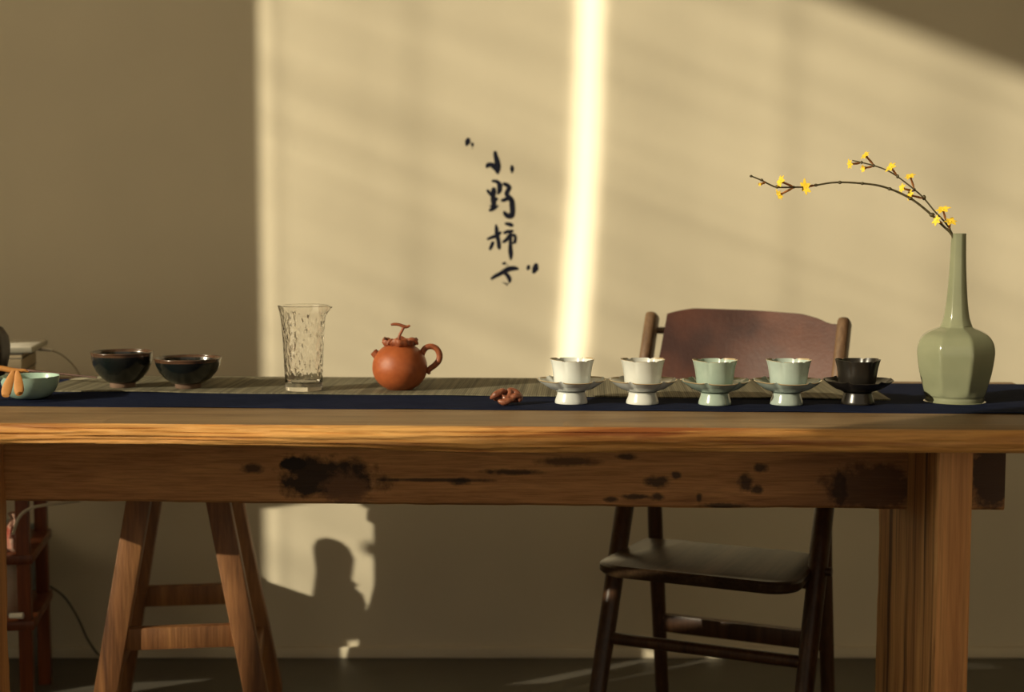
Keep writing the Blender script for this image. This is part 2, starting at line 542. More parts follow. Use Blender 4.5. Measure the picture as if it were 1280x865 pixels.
# slab legs and the beam tenoned through them
ZB = TZ - 0.046
s_in = s_at(1168, 0.085, 0.5); s_out = s_at(1213, 0.085, 0.5)
t_back = t_at(1096, s_in, 0.4, 0.1, 1.0)
tb = t_at(1135, s_in, 0.68, 0.09, 1.0)          # front face of the beam
zb_beam = z_at(635, s_at(900, tb, 0.6), tb)
def slab(s0, s1, t0, t1, wavy_back=True):
    N = 60; rows = []
    for i in range(N + 1):
        z = ZB * i / N
        wv = 0.014 * noise.noise((z * 5, 1.3, s0)) + 0.008 * noise.noise((z * 17, 3.3, s0)) + 0.003 * noise.noise((z * 60, 8.3, s0))
        c = 0.004
        e = 0.002 * noise.noise((z * 9, 6.0, s0))
        rows.append([ST(s0 + c, t0, z), ST(s1 - c, t0, z), ST(s1, t0 + c, z), ST(s1, t1 + wv - 0.02, z), ST(s1 - 0.01, t1 + wv * 0.7, z), ST(s0 + 0.012, t1 + wv, z), ST(s0, t1 + wv - 0.012, z), ST(s0 + e, (t0 + t1) / 2, z), ST(s0, t0 + c, z)])
    R = len(rows[0]); m = MB(); fs = []
    for i in range(N):
        for k in range(R):
            k2 = (k + 1) % R
            fs.append((i * R + k, i * R + k2, (i + 1) * R + k2, (i + 1) * R + k))
    fs.append(tuple(range(R))); fs.append(tuple(N * R + k for k in range(R)))
    return m.add([p for r in rows for p in r], fs)
lg = slab(s_in, s_out, 0.085, t_back).build('leg', M_legw, table, smooth=40)
lg.data.materials.append(M_bark)
for p in lg.data.polygons:
    if p.normal.dot(U) < -0.5: p.material_index = 1
t_backl = 0.305
sl_in = s_at(14, t_backl, 0.45)
slab(sl_in - 0.06, sl_in, 0.085, t_backl).build('leg', M_legw, table, smooth=40)
s_be = s_at(1257, tb, 0.65)
def beam():
    m = MB(); N = 160; rows = []
    sa = sl_in - 0.2
    for i in range(N + 1):
        s = sa + (s_be - sa) * i / N
        wv = 0.0025 * noise.noise((s * 4, 0, 3)) + 0.0012 * noise.noise((s * 22, 2, 3))
        fw = 0.002 * noise.noise((s * 6, 7, 3))
        rows.append([ST(s, tb + 0.004 + fw, ZB), ST(s, tb + fw, ZB - 0.004), ST(s, tb + 0.003 * noise.noise((s * 9, 1, 1)), (ZB + zb_beam) / 2), ST(s, tb + fw, zb_beam + wv + 0.005), ST(s, tb + 0.006, zb_beam + wv),
                     ST(s, tb + 0.09, zb_beam + wv), ST(s, tb + 0.095, ZB)])
    R = len(rows[0]); fs = []
    for i in range(N):
        for k in range(R):
            k2 = (k + 1) % R
            fs.append((i * R + k, i * R + k2, (i + 1) * R + k2, (i + 1) * R + k))
    fs.append(tuple(range(R))); fs.append(tuple(N * R + k for k in range(R)))
    return m.add([p for r in rows for p in r], fs)
def knot_wood():
    m = wood('beam_wood', (0.60, 0.31, 0.125, 1), (0.47, 0.23, 0.09, 1), (0.28, 0.125, 0.05, 1), axis=(1, 0, 0), rough=0.6, bump=0.5, scale=1.5)
    nt = m.node_tree; L = nt.links; b = nt.nodes['Principled BSDF']
    cur = b.inputs['Base Color'].links[0].from_socket
    tc = nd(nt, 'ShaderNodeTexCoord')
    nz = nd(nt, 'ShaderNodeTexNoise', Scale=28.0, Detail=6, Roughness=0.65)
    L.new(tc.outputs['Object'], nz.inputs['Vector'])
    nz2 = nd(nt, 'ShaderNodeTexNoise', Scale=75.0, Detail=5, Roughness=0.6)
    L.new(tc.outputs['Object'], nz2.inputs['Vector'])
    o0 = table.location
    def spot(px, py, rx, rz, col, soft=0.25, fuzz=1.2, amount=1.0):
        nonlocal cur
        s_ = s_at(px, tb, 0.65); c = ST(s_, tb, z_at(py, s_, tb)) - o0
        kk_ = mpp(c + o0)
        mp = nd(nt, 'ShaderNodeMapping', vector_type='POINT')
        sc_ = (1 / (rx * kk_), 0.0, 1 / (rz * kk_))
        mp.inputs['Scale'].default_value = sc_
        mp.inputs['Location'].default_value = (-c.x * sc_[0], 0, -c.z * sc_[2])
        L.new(tc.outputs['Object'], mp.inputs['Vector'])
        ln = nd(nt, 'ShaderNodeVectorMath', operation='LENGTH'); L.new(mp.outputs[0], ln.inputs[0])
        ma = nd(nt, 'ShaderNodeMath', operation='MULTIPLY_ADD'); L.new((nz2 if rx < 26 else nz).outputs['Fac'], ma.inputs[0]); ma.inputs[1].default_value = fuzz; L.new(ln.outputs['Value'], ma.inputs[2])
        r = ramp(nt, [(0.0, (amount,) * 3 + (1,)), (0.5, (amount,) * 3 + (1,)), (0.5 + soft * 0.5, (0, 0, 0, 1))])
        dv = nd(nt, 'ShaderNodeMath', operation='DIVIDE'); L.new(ma.outputs[0], dv.inputs[0]); dv.inputs[1].default_value = 2 * (1 + fuzz * 0.5)
        L.new(dv.outputs[0], r.inputs[0])
        mx = nd(nt, 'ShaderNodeMix', data_type='RGBA')
        L.new(r.outputs[0], mx.inputs[0]); L.new(cur, mx.inputs[6]); mx.inputs[7].default_value = col
        cur = mx.outputs[2]
    dk = (0.022, 0.013, 0.009, 1)
    spot(412, 598, 50, 20, dk, 0.25, 2.4, 0.95)
    spot(432, 612, 22, 17, (0.20, 0.095, 0.045, 1), 0.3, 2.2, 0.85)
    spot(366, 580, 14, 8, dk, 0.2, 1.2)
    spot(1092, 610, 44, 24, (0.10, 0.044, 0.02, 1), 0.25, 2.2, 0.85)
    spot(1050, 612, 7, 20, (0.05, 0.022, 0.01, 1), 0.25, 2.2, 0.85)
    spot(1240, 590, 22, 40, (0.06, 0.028, 0.014, 1), 0.3, 1.0)
    spot(712, 577, 24, 3.5, (0.05, 0.022, 0.01, 1), 0.6, 1.6, 0.8)
    for (x, y, rx, rz) in ((764, 624, 7, 3), (795, 621, 14, 3), (822, 621, 6, 4), (822, 602, 12, 6), (845, 594, 5, 4), (874, 622, 3, 5), (932, 603, 7, 9), (946, 612, 6, 5), (951, 585, 7, 5), (905, 632, 22, 3), (575, 602, 10, 4), (640, 590, 30, 3), (540, 600, 60, 2), (315, 585, 12, 5), (783, 571, 10, 3)):
        spot(x, y, rx * 0.75, rz * 0.75, dk, 0.5, 2.4, 0.85)
    L.new(cur, b.inputs['Base Color'])
    return m
M_beam = knot_wood()
bo = beam().build('beam', M_beam, table, smooth=40)

# ------------------------------------------------------------------ cloth and mat on the table
def strip_cloth(name, mat, front, back, s_lo, s_hi, z, th, seed, ripple=0.0, n=200):
    """front/back: functions s -> t of the two long edges."""
    rows = []
    K = 14
    for i in range(n + 1):
        s = s_lo + (s_hi - s_lo) * i / n
        f = front(s) + 0.0025 * noise.noise((s * 7, seed, 0)) + 0.001 * noise.noise((s * 29, seed, 1))
        b = back(s)
        up = []; dn = []
        for k in range(K + 1):
            q = k / K
            e = max(0.0, 1 - q * 9)
            lift = ripple * e * max(0.0, noise.noise((s * 5.0, seed, 4)) + 0.15)
            t = f + (b - f) * q
            up.append(ST(s, t, z + th + lift)); dn.append(ST(s, t, z + lift))
        rows.append(up + dn[::-1])
    R = len(rows[0]); fs = []
    for i in range(n):
        for k in range(R):
            k2 = (k + 1) % R
            fs.append((i * R + k, i * R + k2, (i + 1) * R + k2, (i + 1) * R + k))
    fs.append(tuple(range(R))); fs.append(tuple(n * R + k for k in range(R)))
    return MB().add([p for r in rows for p in r], fs).build(name, mat, smooth=50)
def tline(p0, p1):             # s -> t of the straight line through two picture points on the table
    a = PZ(*p0, TZ) - A; b = PZ(*p1, TZ) - A
    sa, ta, sb, tb_ = a.dot(U), a.dot(V), b.dot(U), b.dot(V)
    return lambda s: ta + (tb_ - ta) * (s - sa) / (sb - sa)
M_navy = simple('navy_linen', (0.0075, 0.011, 0.030, 1), (0.013, 0.018, 0.043, 1), rough=0.95, scale=120, bump=0.5, bscale=500, spec=0.05, stretch=(0.3, 1, 1))
cf = tline((0, 508), (1280, 518))
run = strip_cloth('table_runner', M_navy, cf, lambda s: min(Wd - 0.0015, tline((0, 474), (1280, 481))(s)), s_at(-120, .3, TZ), s_at(1380, .3, TZ), TZ + 0.0003, 0.0012, 2.0, 0.004)
tag(run, 'long navy blue linen runner along the table, under the grey mat and the cups', 'table runner')

def mat_material():
    m, nt, b = new_mat('reed_mat'); L = nt.links
    tc = nd(nt, 'ShaderNodeTexCoord')
    mp = nd(nt, 'ShaderNodeMapping'); mp.inputs['Rotation'].default_value = (0, 0, -math.atan2(U.y, U.x))
    L.new(tc.outputs['Object'], mp.inputs['Vector'])
    wv = nd(nt, 'ShaderNodeTexWave', Scale=75.0, Distortion=1.5, Detail=2.0)
    wv.inputs['Detail Scale'].default_value = 3.0
    wv.bands_direction = 'X'
    L.new(mp.outputs[0], wv.inputs['Vector'])
    mp2 = nd(nt, 'ShaderNodeMapping'); mp2.inputs['Scale'].default_value = (90, 1.5, 1)
    L.new(mp.outputs[0], mp2.inputs['Vector'])
    n = nd(nt, 'ShaderNodeTexNoise', Scale=1.5, Detail=3)
    L.new(mp2.outputs[0], n.inputs['Vector'])
    ad = nd(nt, 'ShaderNodeMix', data_type='FLOAT'); ad.inputs[0].default_value = 0.8
    L.new(wv.outputs['Fac'], ad.inputs[2]); L.new(n.outputs['Fac'], ad.inputs[3])
    r = ramp(nt, [(0.30, (0.07, 0.06, 0.036, 1)), (0.5, (0.155, 0.137, 0.086, 1)), (0.70, (0.25, 0.22, 0.145, 1))])
    L.new(ad.outputs[0], r.inputs[0]); L.new(r.outputs[0], b.inputs['Base Color'])
    b.inputs['Roughness'].default_value = 0.75; b.inputs['Specular IOR Level'].default_value = 0.25
    bp = nd(nt, 'ShaderNodeBump', Strength=0.6, Distance=0.001)
    L.new(ad.outputs[0], bp.inputs['Height']); L.new(bp.outputs[0], b.inputs['Normal'])
    return m
mf = tline((100, 491), (1100, 501.5))
mb_ = tline((100, 472), (1100, 477))
matt = strip_cloth('reed_mat', mat_material(), mf, lambda s: min(mb_(s), Wd - 0.004), s_at(40, .4, TZ), s_at(1108, .4, TZ), TZ + 0.0017, 0.0022, 5.0, 0.003)
tag(matt, 'grey green woven reed mat lying on the back of the navy runner', 'mat')
ZM = TZ + 0.0040               # top of the mat
ZC = TZ + 0.0016               # top of the runner

# ------------------------------------------------------------------ cup sets
def lobes(a, n, w=0.16):
    k = a * n / (2 * PI)
    d = abs(k - round(k)) * 2          # 0 at a notch, 1 mid-petal
    return math.exp(-(d / (w * 2)) ** 1.5)
def glaze(name, c1, c2, rim, rough=0.18, zrim=None, coat=0.3, spec=0.5):
    m = simple(name, c1, c2, rough=rough, scale=35, bump=0.04, bscale=200, coat=coat, spec=spec)
    return m
SEG = 96
def cup_mesh(R, h):
    rb = 0.79
    outer = [(0.0, 0.0), (R * 0.60, 0.0), (R * 0.70, 0.001), (R * 0.775, h * 0.06), (R * 0.815, h * 0.2), (R * 0.85, h * 0.45), (R * 0.895, h * 0.7), (R * 0.95, h * 0.88), (R * 0.995, h * 0.985), (R * 1.0, h)]
    inner = [(R * 0.975, h * 1.0), (R * 0.955, h * 0.95), (R * 0.89, h * 0.78), (R * 0.83, h * 0.5), (R * 0.78, h * 0.25), (R * 0.70, h * 0.13), (0.0, h * 0.11)]
    prof = outer + inner
    no = len(outer)
    def depth(i):
        z = prof[i][1] / h
        return max(0, z - 0.15) / 0.85
    rf = lambda a, i: 1 - 0.05 * depth(i) ** 1.6 * lobes(a, 6, 0.085) + 0.012 * depth(i) * math.cos(6 * a + PI)
    zf = lambda a, i: (-0.045 * h * lobes(a, 6, 0.07) + 0.02 * h * math.cos(2 * a)) * max(0, depth(i) - 0.7) / 0.3
    return MB().lathe(prof, seg=SEG, rf=rf, zf=zf)
def dish_mesh(R, z0, z1):
    H = z1 - z0
    prof = [(0, z0 - 0.001), (R * 0.36, z0), (R * 0.45, z0 + 0.0015), (R * 0.66, z0 + H * 0.28), (R * 0.86, z0 + H * 0.66), (R * 0.97, z0 + H * 0.93), (R, z1), (R * 0.985, z1 + 0.0008),
            (R * 0.94, z1 - H * 0.08), (R * 0.82, z0 + H * 0.72), (R * 0.6, z0 + H * 0.48), (R * 0.4, z0 + H * 0.4), (0, z0 + H * 0.38)]
    dd = lambda i: max(0, prof[i][0] / R - 0.45) / 0.55
    rf = lambda a, i: 1 - 0.055 * dd(i) * lobes(a, 6, 0.09) + 0.01 * dd(i) * math.cos(6 * a + PI)
    zf = lambda a, i: (0.13 * H * lobes(a, 6, 0.07) - 0.05 * H + 0.06 * H * math.cos(2 * a)) * dd(i) ** 2
    return MB().lathe(prof, seg=SEG, rf=rf, zf=zf)
def foot_mesh(rt, rb, h):
    prof = [(0, 0), (rb * 0.9, 0), (rb * 0.99, 0.001), (rb, 0.003), (rb * 0.975, h * 0.3), (rt * 0.98, h * 0.75), (rt * 0.96, h * 0.93), (rt * 1.06, h), (0, h + 0.0005)]
    return MB().lathe(prof, seg=64)
M_g = [glaze('white_glaze', (0.58, 0.60, 0.57, 1), (0.63, 0.65, 0.62, 1), None),
       glaze('cream_glaze', (0.57, 0.575, 0.53, 1), (0.62, 0.62, 0.57, 1), None),
       glaze('celadon_glaze', (0.32, 0.40, 0.335, 1), (0.37, 0.45, 0.38, 1), None),
       glaze('pale_celadon_glaze', (0.36, 0.43, 0.385, 1), (0.41, 0.48, 0.43, 1), None),
       glaze('black_glaze', (0.012, 0.010, 0.008, 1), (0.02, 0.016, 0.012, 1), None, rough=0.28, coat=0.1)]
cups = [(714, 506.5, 715, 10), (803, 507, 803, 4), (893.5, 508, 893, 8), (983, 508, 985, 2), (1072, 507.5, 1071, 0)]
cnames = ['white lobed tea cup, leftmost in the row, on the white pedestal saucer',
          'cream white lobed tea cup, second in the row of five',
          'green celadon lobed tea cup, middle one of the row of five',
          'pale celadon lobed tea cup standing left of the black cup',
          'black glazed lobed tea cup nearest to the tall vase']
snames = ['white pedestal saucer at the left end of the row of cups',
          'cream white pedestal saucer, second from the left under a cream cup',
          'green celadon pedestal saucer, middle one of the row of five',
          'pale celadon pedestal saucer beside the black saucer',
          'black pedestal saucer under the black cup near the vase']
cup0 = stand0 = None
M_tanrim = simple('tan_rim_glaze', (0.36, 0.27, 0.15, 1), (0.44, 0.34, 0.2, 1), rough=0.25, coat=0.2)
def rim_slot(o, mat, test):
    o.data.materials.append(mat)
    for p in o.data.polygons:
        if test(p.center): p.material_index = 1
    return o
for i, (sx, sy, cx, rot) in enumerate(cups):
    base = PZ(sx, sy - 2.5, ZC); base.z = ZC
    k = mpp(base)
    R = 43.5 * k; zf_ = 15.5 * k; z1 = 30.5 * k
    rz = math.radians(rot)
    if i == 0:
        stand0 = thing('cup_stand', snames[0], 'saucer', base, rz, 'lobed pedestal saucers on the runner')
        rim_slot(dish_mesh(R, zf_, z1).build('dish', M_g[0], stand0, origin=(0, 0, 0), smooth=60), M_tanrim, lambda c: math.hypot(c.x, c.y) > R * 0.945 and c.z > zf_ + (z1 - zf_) * 0.86)
        foot_mesh(18.0 * k, 20.5 * k, zf_).build('foot', M_g[0], stand0, origin=(0, 0, 0), smooth=50)
        cup0 = tag(rim_slot(cup_mesh(28 * k, 34 * k).build('tea_cup', M_g[0], None, smooth=60), M_tanrim, lambda c: c.z > 34 * k * 0.965), cnames[0], 'cup', 'lobed tea cups on saucers')
        c = cup0; k0 = k; dz = zf_ + (z1 - zf_) * 0.41
    else:
        dup(stand0, base, snames[i], rz, M_g[i])
        c = cup0.copy(); c.data = cup0.data.copy(); c.data.materials[0] = M_g[i]
        if i == 4: c.data.materials[1] = M_g[4]
        COL.objects.link(c); c['label'] = cnames[i]
    c.location = (base.x + (cx - sx) * k, base.y, base.z + dz)
    c.rotation_euler = (0, 0, rz * 0.5 + math.radians(2))

# ------------------------------------------------------------------ dark bowls
M_tenmoku = simple('tenmoku_glaze', (0.005, 0.008, 0.008, 1), (0.014, 0.014, 0.012, 1), rough=0.16, scale=18, coat=0.5, stretch=(1, 1, .3))
M_rim = simple('brown_rim_glaze', (0.055, 0.027, 0.015, 1), (0.10, 0.05, 0.027, 1), rough=0.22, scale=30, coat=0.5, spec=0.7)
M_clay = simple('raw_foot_clay', (0.12, 0.07, 0.045, 1), (0.17, 0.10, 0.06, 1), rough=0.8, scale=60)
def bowl(label, px, rim_l, rim_r, rim_y, base_y, foot_w, prof, group):
    base = PZ(px, base_y, ZM); base.z = ZM
    k = mpp(base); R = (rim_r - rim_l) / 2 * k; H = (base_y - rim_y) * k
    o = thing('tea_bowl', label, 'bowl', base, 0, group)
    fr = foot_w / 2 * k
    outer = [(r * R, z * H) for r, z in prof]
    inner = [(max(0, r * R - 0.0035), max(z * H + 0.002, 0.016)) for r, z in prof[::-1] if r > 0.5]
    inner.append((0, 0.012))
    bb_ = MB().lathe([(0, outer[0][1])] + outer + [(R * 0.985, H * 1.006)] + [(r, min(z, H * 0.99)) for r, z in inner], seg=72).build('bowl_body', M_tenmoku, o, origin=(0, 0, 0), smooth=60)
    rim_slot(bb_, M_rim, lambda c: c.z > H * 0.945)
    rb = MB(); rb.tube([(R * 0.993 * math.cos(a), R * 0.993 * math.sin(a), H) for a in [2 * PI * j / 72 for j in range(73)]], 0.0016, 8, cap=False); rb.build('rim', M_rim, o, origin=(0, 0, 0), smooth=80)
    MB().lathe([(0, 0), (fr * 0.97, 0), (fr, 0.0015), (fr * 1.03, outer[0][1] + 0.001), (0, outer[0][1] + 0.001)], seg=48).build('foot', M_clay, o, origin=(0, 0, 0))
    return o
bowl('dark brown glazed tea bowl, the taller left one of the two', 153.5, 116, 192, 440, 483.5, 31,
     [(0.42, 0.13), (0.50, 0.155), (0.66, 0.27), (0.83, 0.45), (0.945, 0.66), (0.985, 0.82), (0.985, 0.91), (1.0, 1.0)], 'dark glazed tea bowls')
bowl('dark brown glazed tea bowl, the lower and wider right one', 235.5, 195, 277, 447.5, 484.5, 32,
     [(0.42, 0.15), (0.50, 0.18), (0.70, 0.33), (0.87, 0.55), (0.965, 0.78), (0.985, 0.9), (1.0, 1.0)], 'dark glazed tea bowls')

# celadon bowl
M_cel = simple('blue_celadon_glaze', (0.30, 0.44, 0.36, 1), (0.36, 0.49, 0.41, 1), rough=0.15, scale=30, coat=0.4)
cb = PZ(38, 498, ZC); cb.z = ZC; k = mpp(cb); R = 36 * k; H = 28.5 * k
pr = [(0, 0.0), (0.42, 0.0), (0.50, 0.02), (0.68, 0.12), (0.84, 0.33), (0.94, 0.58), (0.985, 0.8), (0.99, 0.93), (1, 1), (0.985, 1.005), (0.955, 0.93), (0.93, 0.7), (0.83, 0.4), (0.62, 0.2), (0.3, 0.11), (0, 0.10)]
tag(MB().lathe([(r * R, z * H) for r, z in pr], seg=80).build('celadon_bowl', M_cel, None, smooth=60), 'small blue green celadon bowl at the left end of the navy runner', 'bowl').location = cb

# ------------------------------------------------------------------ wooden ornament with two blades
M_tan = simple('tan_wood', (0.42, 0.18, 0.045, 1), (0.48, 0.22, 0.06, 1), rough=0.6, spec=0.25, scale=60, stretch=(0.3, 1, 1))
yo = cb.y - R - 0.012
orn = thing('wooden_ornament', 'tan carved wooden ornament with two drooping leaf blades in front of the celadon bowl', 'ornament', Vector((P(-60, 490, yo).x, yo, ZC)))
body = [(-75, 462, 2.5), (-40, 460, 3.4), (-10, 459.5, 3.6), (5, 461, 3.6), (15, 463, 3.4), (24, 463.5, 2.6), (31, 463, 1.8), (35.5, 465, 0.8)]
bp_ = spline(body, 5)
kk = mpp(P(10, 470, yo))
MB().tube([P(x, y, yo) for x, y, r in bp_], [r * kk for x, y, r in bp_], 12).build('body', M_tan, orn)
def blade(pts, name, dy0, dy1):
    m = MB(); q = spline(pts, 6); n = len(q)
    m.tube([P(x, y, yo + dy0 + (dy1 - dy0) * i / (n - 1)) for i, (x, y, r) in enumerate(q)], [r * kk for x, y, r in q], 14, flat=((0, 1, 0), 0.22))
    return m.build(name, M_tan, orn, smooth=60)
blade([(16.5, 463.5, 2.2), (14.8, 469, 3.8), (11.8, 477, 5.4), (9, 485, 6.4), (7.6, 491, 6.2), (7.0, 494.6, 4.8)], 'blade', -0.004, -0.012)
blade([(21.5, 464, 2.2), (22.1, 469, 4.0), (23.0, 477, 5.6), (23.6, 485, 6.4), (23.9, 489.5, 6.0), (24.2, 492.2, 4.6)], 'blade', -0.004, -0.012)
MB().tube([Vector((P(-60, 470, yo).x, yo, ZC)), P(-60, 461, yo)], [0.012, 0.004], 12).build('stand', M_tan, orn)

# ------------------------------------------------------------------ glass pitcher
def glass_mat():
    m, nt, b = new_mat('hammered_glass')
    b.inputs['Base Color'].default_value = (1, 0.99, 0.97, 1)
    b.inputs['Transmission Weight'].default_value = 1.0
    b.inputs['Roughness'].default_value = 0.0
    b.inputs['IOR'].default_value = 1.48
    return m
gb = PZ(380, 487.5, ZM); gb.z = ZM; k = mpp(gb)
def dense(pts, step):
    out = []
    for (a, b) in zip(pts, pts[1:]):
        n = max(1, int(max(abs(b[1] - a[1]), abs(b[0] - a[0]) * 0.3) / step))
        out += [(a[0] + (b[0] - a[0]) * i / n, a[1] + (b[1] - a[1]) * i / n) for i in range(n)]
    return out + [pts[-1]]
g_out = spline([(23.3, 6), (23.4, 12), (24.0, 30), (24.9, 52), (26.3, 76), (28.4, 94), (30.6, 103.5), (31.3, 105.6)], 4)
g_in = spline([(30.2, 105.6), (29.4, 103), (27.0, 93), (25.0, 76), (23.5, 52), (22.4, 30), (21.6, 14), (20.0, 10.2)], 4)
gp_ = [(0, 0.0), (21.8, 0), (22.9, 1.0), (23.2, 3)] + dense(g_out, 1.1) + [(31.0, 106.1), (30.5, 106.1)] + dense(g_in, 1.1) + [(14, 9.6), (0, 9.8)]
nh = len(gp_) // 2
def g_spout(a, i):
    r, z = gp_[i]
    d = (a + PI) % (2 * PI) - PI
    v = 1 + 0.17 * max(0, (z - 92) / 13.5) * math.exp(-(d / 0.22) ** 2)
    if 12 < z < 102:
        fade = min(1, (z - 12) / 10, (102 - z) / 8)
        side = 0.0 if i < nh else 7.7
        p = (math.cos(a) * 9, math.sin(a) * 9, z * 0.13 + side)
        n = noise.noise(p) + 0.6 * noise.noise((p[0] * 2, p[1] * 2, p[2] * 2.1))
        v += (0.017 if i < nh else 0.021) * n * fade
    return v
pitcher = MB().lathe([(r * k, z * k) for r, z in gp_], seg=160, rf=g_spout, zf=lambda a, i: -2.1 * k * max(0, (gp_[i][1] - 92) / 13.5) * math.exp(-(((a + PI) % (2 * PI) - PI) / 0.25) ** 2)).build('glass_pitcher', glass_mat(), None, smooth=70)
pitcher.location = gb
tag(pitcher, 'tall clear hammered glass pitcher standing on the reed mat', 'pitcher')

# ------------------------------------------------------------------ teapot
M_zisha = simple('red_clay', (0.33, 0.08, 0.024, 1), (0.38, 0.098, 0.029, 1), rough=0.40, scale=90, bump=0.25, bscale=900, spec=0.4)
M_zisha2 = simple('brown_red_clay', (0.22, 0.058, 0.024, 1), (0.34, 0.095, 0.034, 1), rough=0.45, scale=120, bump=0.3, bscale=500, spec=0.4)
tp = PZ(500, 486.5, ZM); tp.z = ZM; k = mpp(tp)
pot = thing('teapot', 'round red clay teapot with a twig shaped lid on the reed mat', 'teapot', tp)
R = 34.3 * k; Hb = 58 * k
prof = [(0, 0), (15.5 * k, 0)]
for i in range(1, 25):
    a = -1.19 + (1.30 + 1.19) * i / 25
    prof.append((R * math.cos(a) ** 0.9, 27.5 * k + math.sin(a) * (31.0 * k if a > 0 else 29.5 * k)))
prof += [(11 * k, Hb - 0.5 * k), (0, Hb)]
MB().lathe(prof, seg=80).build('body', M_zisha, pot, origin=(0, 0, 0), smooth=70)
def L_(x, y, dy=0.0):          # picture offset from the pot's foot to local coordinates
    return Vector(((x - 500) * k, dy, (486.5 - y) * k * 1.004))
MB().tube([L_(481, 453), L_(475, 447.5), L_(470, 442.5), L_(467.2, 439.6), L_(466.9, 439.3), L_(469, 441.4), L_(475, 447)], [6.6 * k, 6.0 * k, 5.3 * k, 4.9 * k, 3.6 * k, 3.2 * k, 3.0 * k], 20).build('spout', M_zisha2, pot, origin=(0, 0, 0), smooth=50)
hp = spline([(526, 447, 4.2), (528.5, 440, 4.0), (533, 434.5, 3.7), (539.5, 433, 3.6), (546, 436, 3.7), (549.6, 443, 3.9), (548.6, 450.5, 3.9), (543.5, 456.5, 3.7), (538, 460.5, 3.6), (535.5, 464, 3.3), (537.4, 467.5, 1.6)], 5)
MB().tube([L_(x, y) for x, y, r in hp], [r * k for x, y, r in hp], 14).build('handle', M_zisha2, pot, origin=(0, 0, 0), smooth=60)
# lid: a curled persimmon calyx
lid = MB()
zl = (486.5 - 431.5) * k
lid.lathe([(0, zl - 2 * k), (14 * k, zl - 2 * k), (18 * k, zl), (20.5 * k, zl + 5 * k), (18.5 * k, zl + 8 * k), (14 * k, zl + 4.5 * k), (6 * k, zl + 5 * k), (0, zl + 6 * k)], seg=72,
          rf=lambda a, i: 1 + (0.10 * math.sin(4 * a + 0.6) + 0.05 * math.sin(11 * a)) * (1 if i in (2, 3, 4) else 0.2), zf=lambda a, i: (1.6 * k * math.sin(4 * a + 1.9) + 0.9 * k * math.sin(9 * a)) if i in (3, 4) else 0)
for ax, ay in ((-16, 3), (15, 4), (17, -4), (-9, -8), (7, -9)):
    c0 = Vector((ax * k, ay * k * 1.6, zl + 3 * k))
    q = spline([(-5, -1.0, 1.6), (-2.5, 3.2, 2.6), (1.5, 3.8, 2.6), (4.5, 1.0, 2.2), (5.5, -2.0, 1.2)], 4)
    lid.tube([c0 + Vector((x * k, 0.3 * x * k, y * k)) for x, y, r in q], [r * k for x, y, r in q], 8)
lo_ = lid.build('lid', M_zisha2, pot, origin=(0, 0, 0), smooth=60)
st = MB()
q = spline([(504, 432, 1.6), (501.5, 428, 2.0), (500, 424, 2.0), (500.5, 419, 1.8), (503.5, 413, 1.8), (505.5, 409, 1.9)], 4)
st.tube([L_(x, y, -0.012) for x, y, r in q], [r * k for x, y, r in q], 10)
q = spline([(489.8, 405.5, 1.3), (494, 404.8, 1.9), (500, 405.4, 1.9), (505, 407.2, 2.2), (509.5, 408.2, 1.9), (513.5, 406.3, 1.4)], 4)
st.tube([L_(x, y, -0.012) for x, y, r in q], [r * k for x, y, r in q], 10)
st.build('knob', M_zisha2, lo_, origin=(0, 0, 0), smooth=60)

# ------------------------------------------------------------------ carved figurine on the runner
M_fig = simple('reddish_clay', (0.16, 0.05, 0.027, 1), (0.29, 0.105, 0.055, 1), rough=0.3, scale=140, bump=0.3, bscale=300, spec=0.5)
fb = PZ(633, 506, ZC); fb.z = ZC; k = mpp(fb)
fg = MB()
def Fg(x, y, dy=0): return Vector(((x - 633) * k, dy * k, (508 - y) * k))
for pts in ([(614, 502, 2.0, -2), (619, 498, 3.6, -3), (624, 495, 3.6, -2), (629, 493, 3.0, 0), (632, 494, 2.0, 2)],
            [(624, 505, 2.2, -8), (630, 506.5, 3.6, -9), (636, 504.5, 3.2, -8), (641, 503, 2.6, -6)],
            [(630, 500, 2.6, -5), (634, 503, 3.2, -6), (637, 498, 2.8, -3), (638, 493, 2.4, 0)],
            [(636, 492, 2.4, 2), (641, 493, 3.2, 3), (646, 496, 3.4, 2), (650, 501, 3.2, 0), (649, 505, 2.4, -3)],
            [(638, 502, 3.0, -4), (644, 499, 3.4, -4), (650, 500, 2.8, -2)],
            [(618, 503, 2.6, 4), (630, 504, 4.0, 5), (642, 504, 4.0, 5), (650, 505, 2.6, 3)],
            [(622, 499, 2.0, 3), (628, 496, 2.6, 6), (634, 497, 3.0, 8), (642, 497, 3.0, 7)]):
    q = spline(pts, 4)
    fg.tube([Fg(x, y, d) for x, y, r, d in q], [r * 1.2 * k for x, y, r, d in q], 10)
    fg.ell(Fg(*pts[0][:2], pts[0][3]), (pts[0][2] * k,) * 3, 8, 6); fg.ell(Fg(*pts[-1][:2], pts[-1][3]), (pts[-1][2] * k,) * 3, 8, 6)
fo = fg.build('clay_figurine', M_fig, None, smooth=80); fo.location = fb
zmin = min(v.co.z for v in fo.data.vertices)
for v in fo.data.vertices: v.co.z -= zmin
rm = fo.modifiers.new('remesh', 'REMESH'); rm.mode = 'VOXEL'; rm.voxel_size = 0.0011; rm.use_smooth_shade = True
tag(fo, 'small reddish brown knobbly clay figurine lying at the middle of the runner', 'figurine')

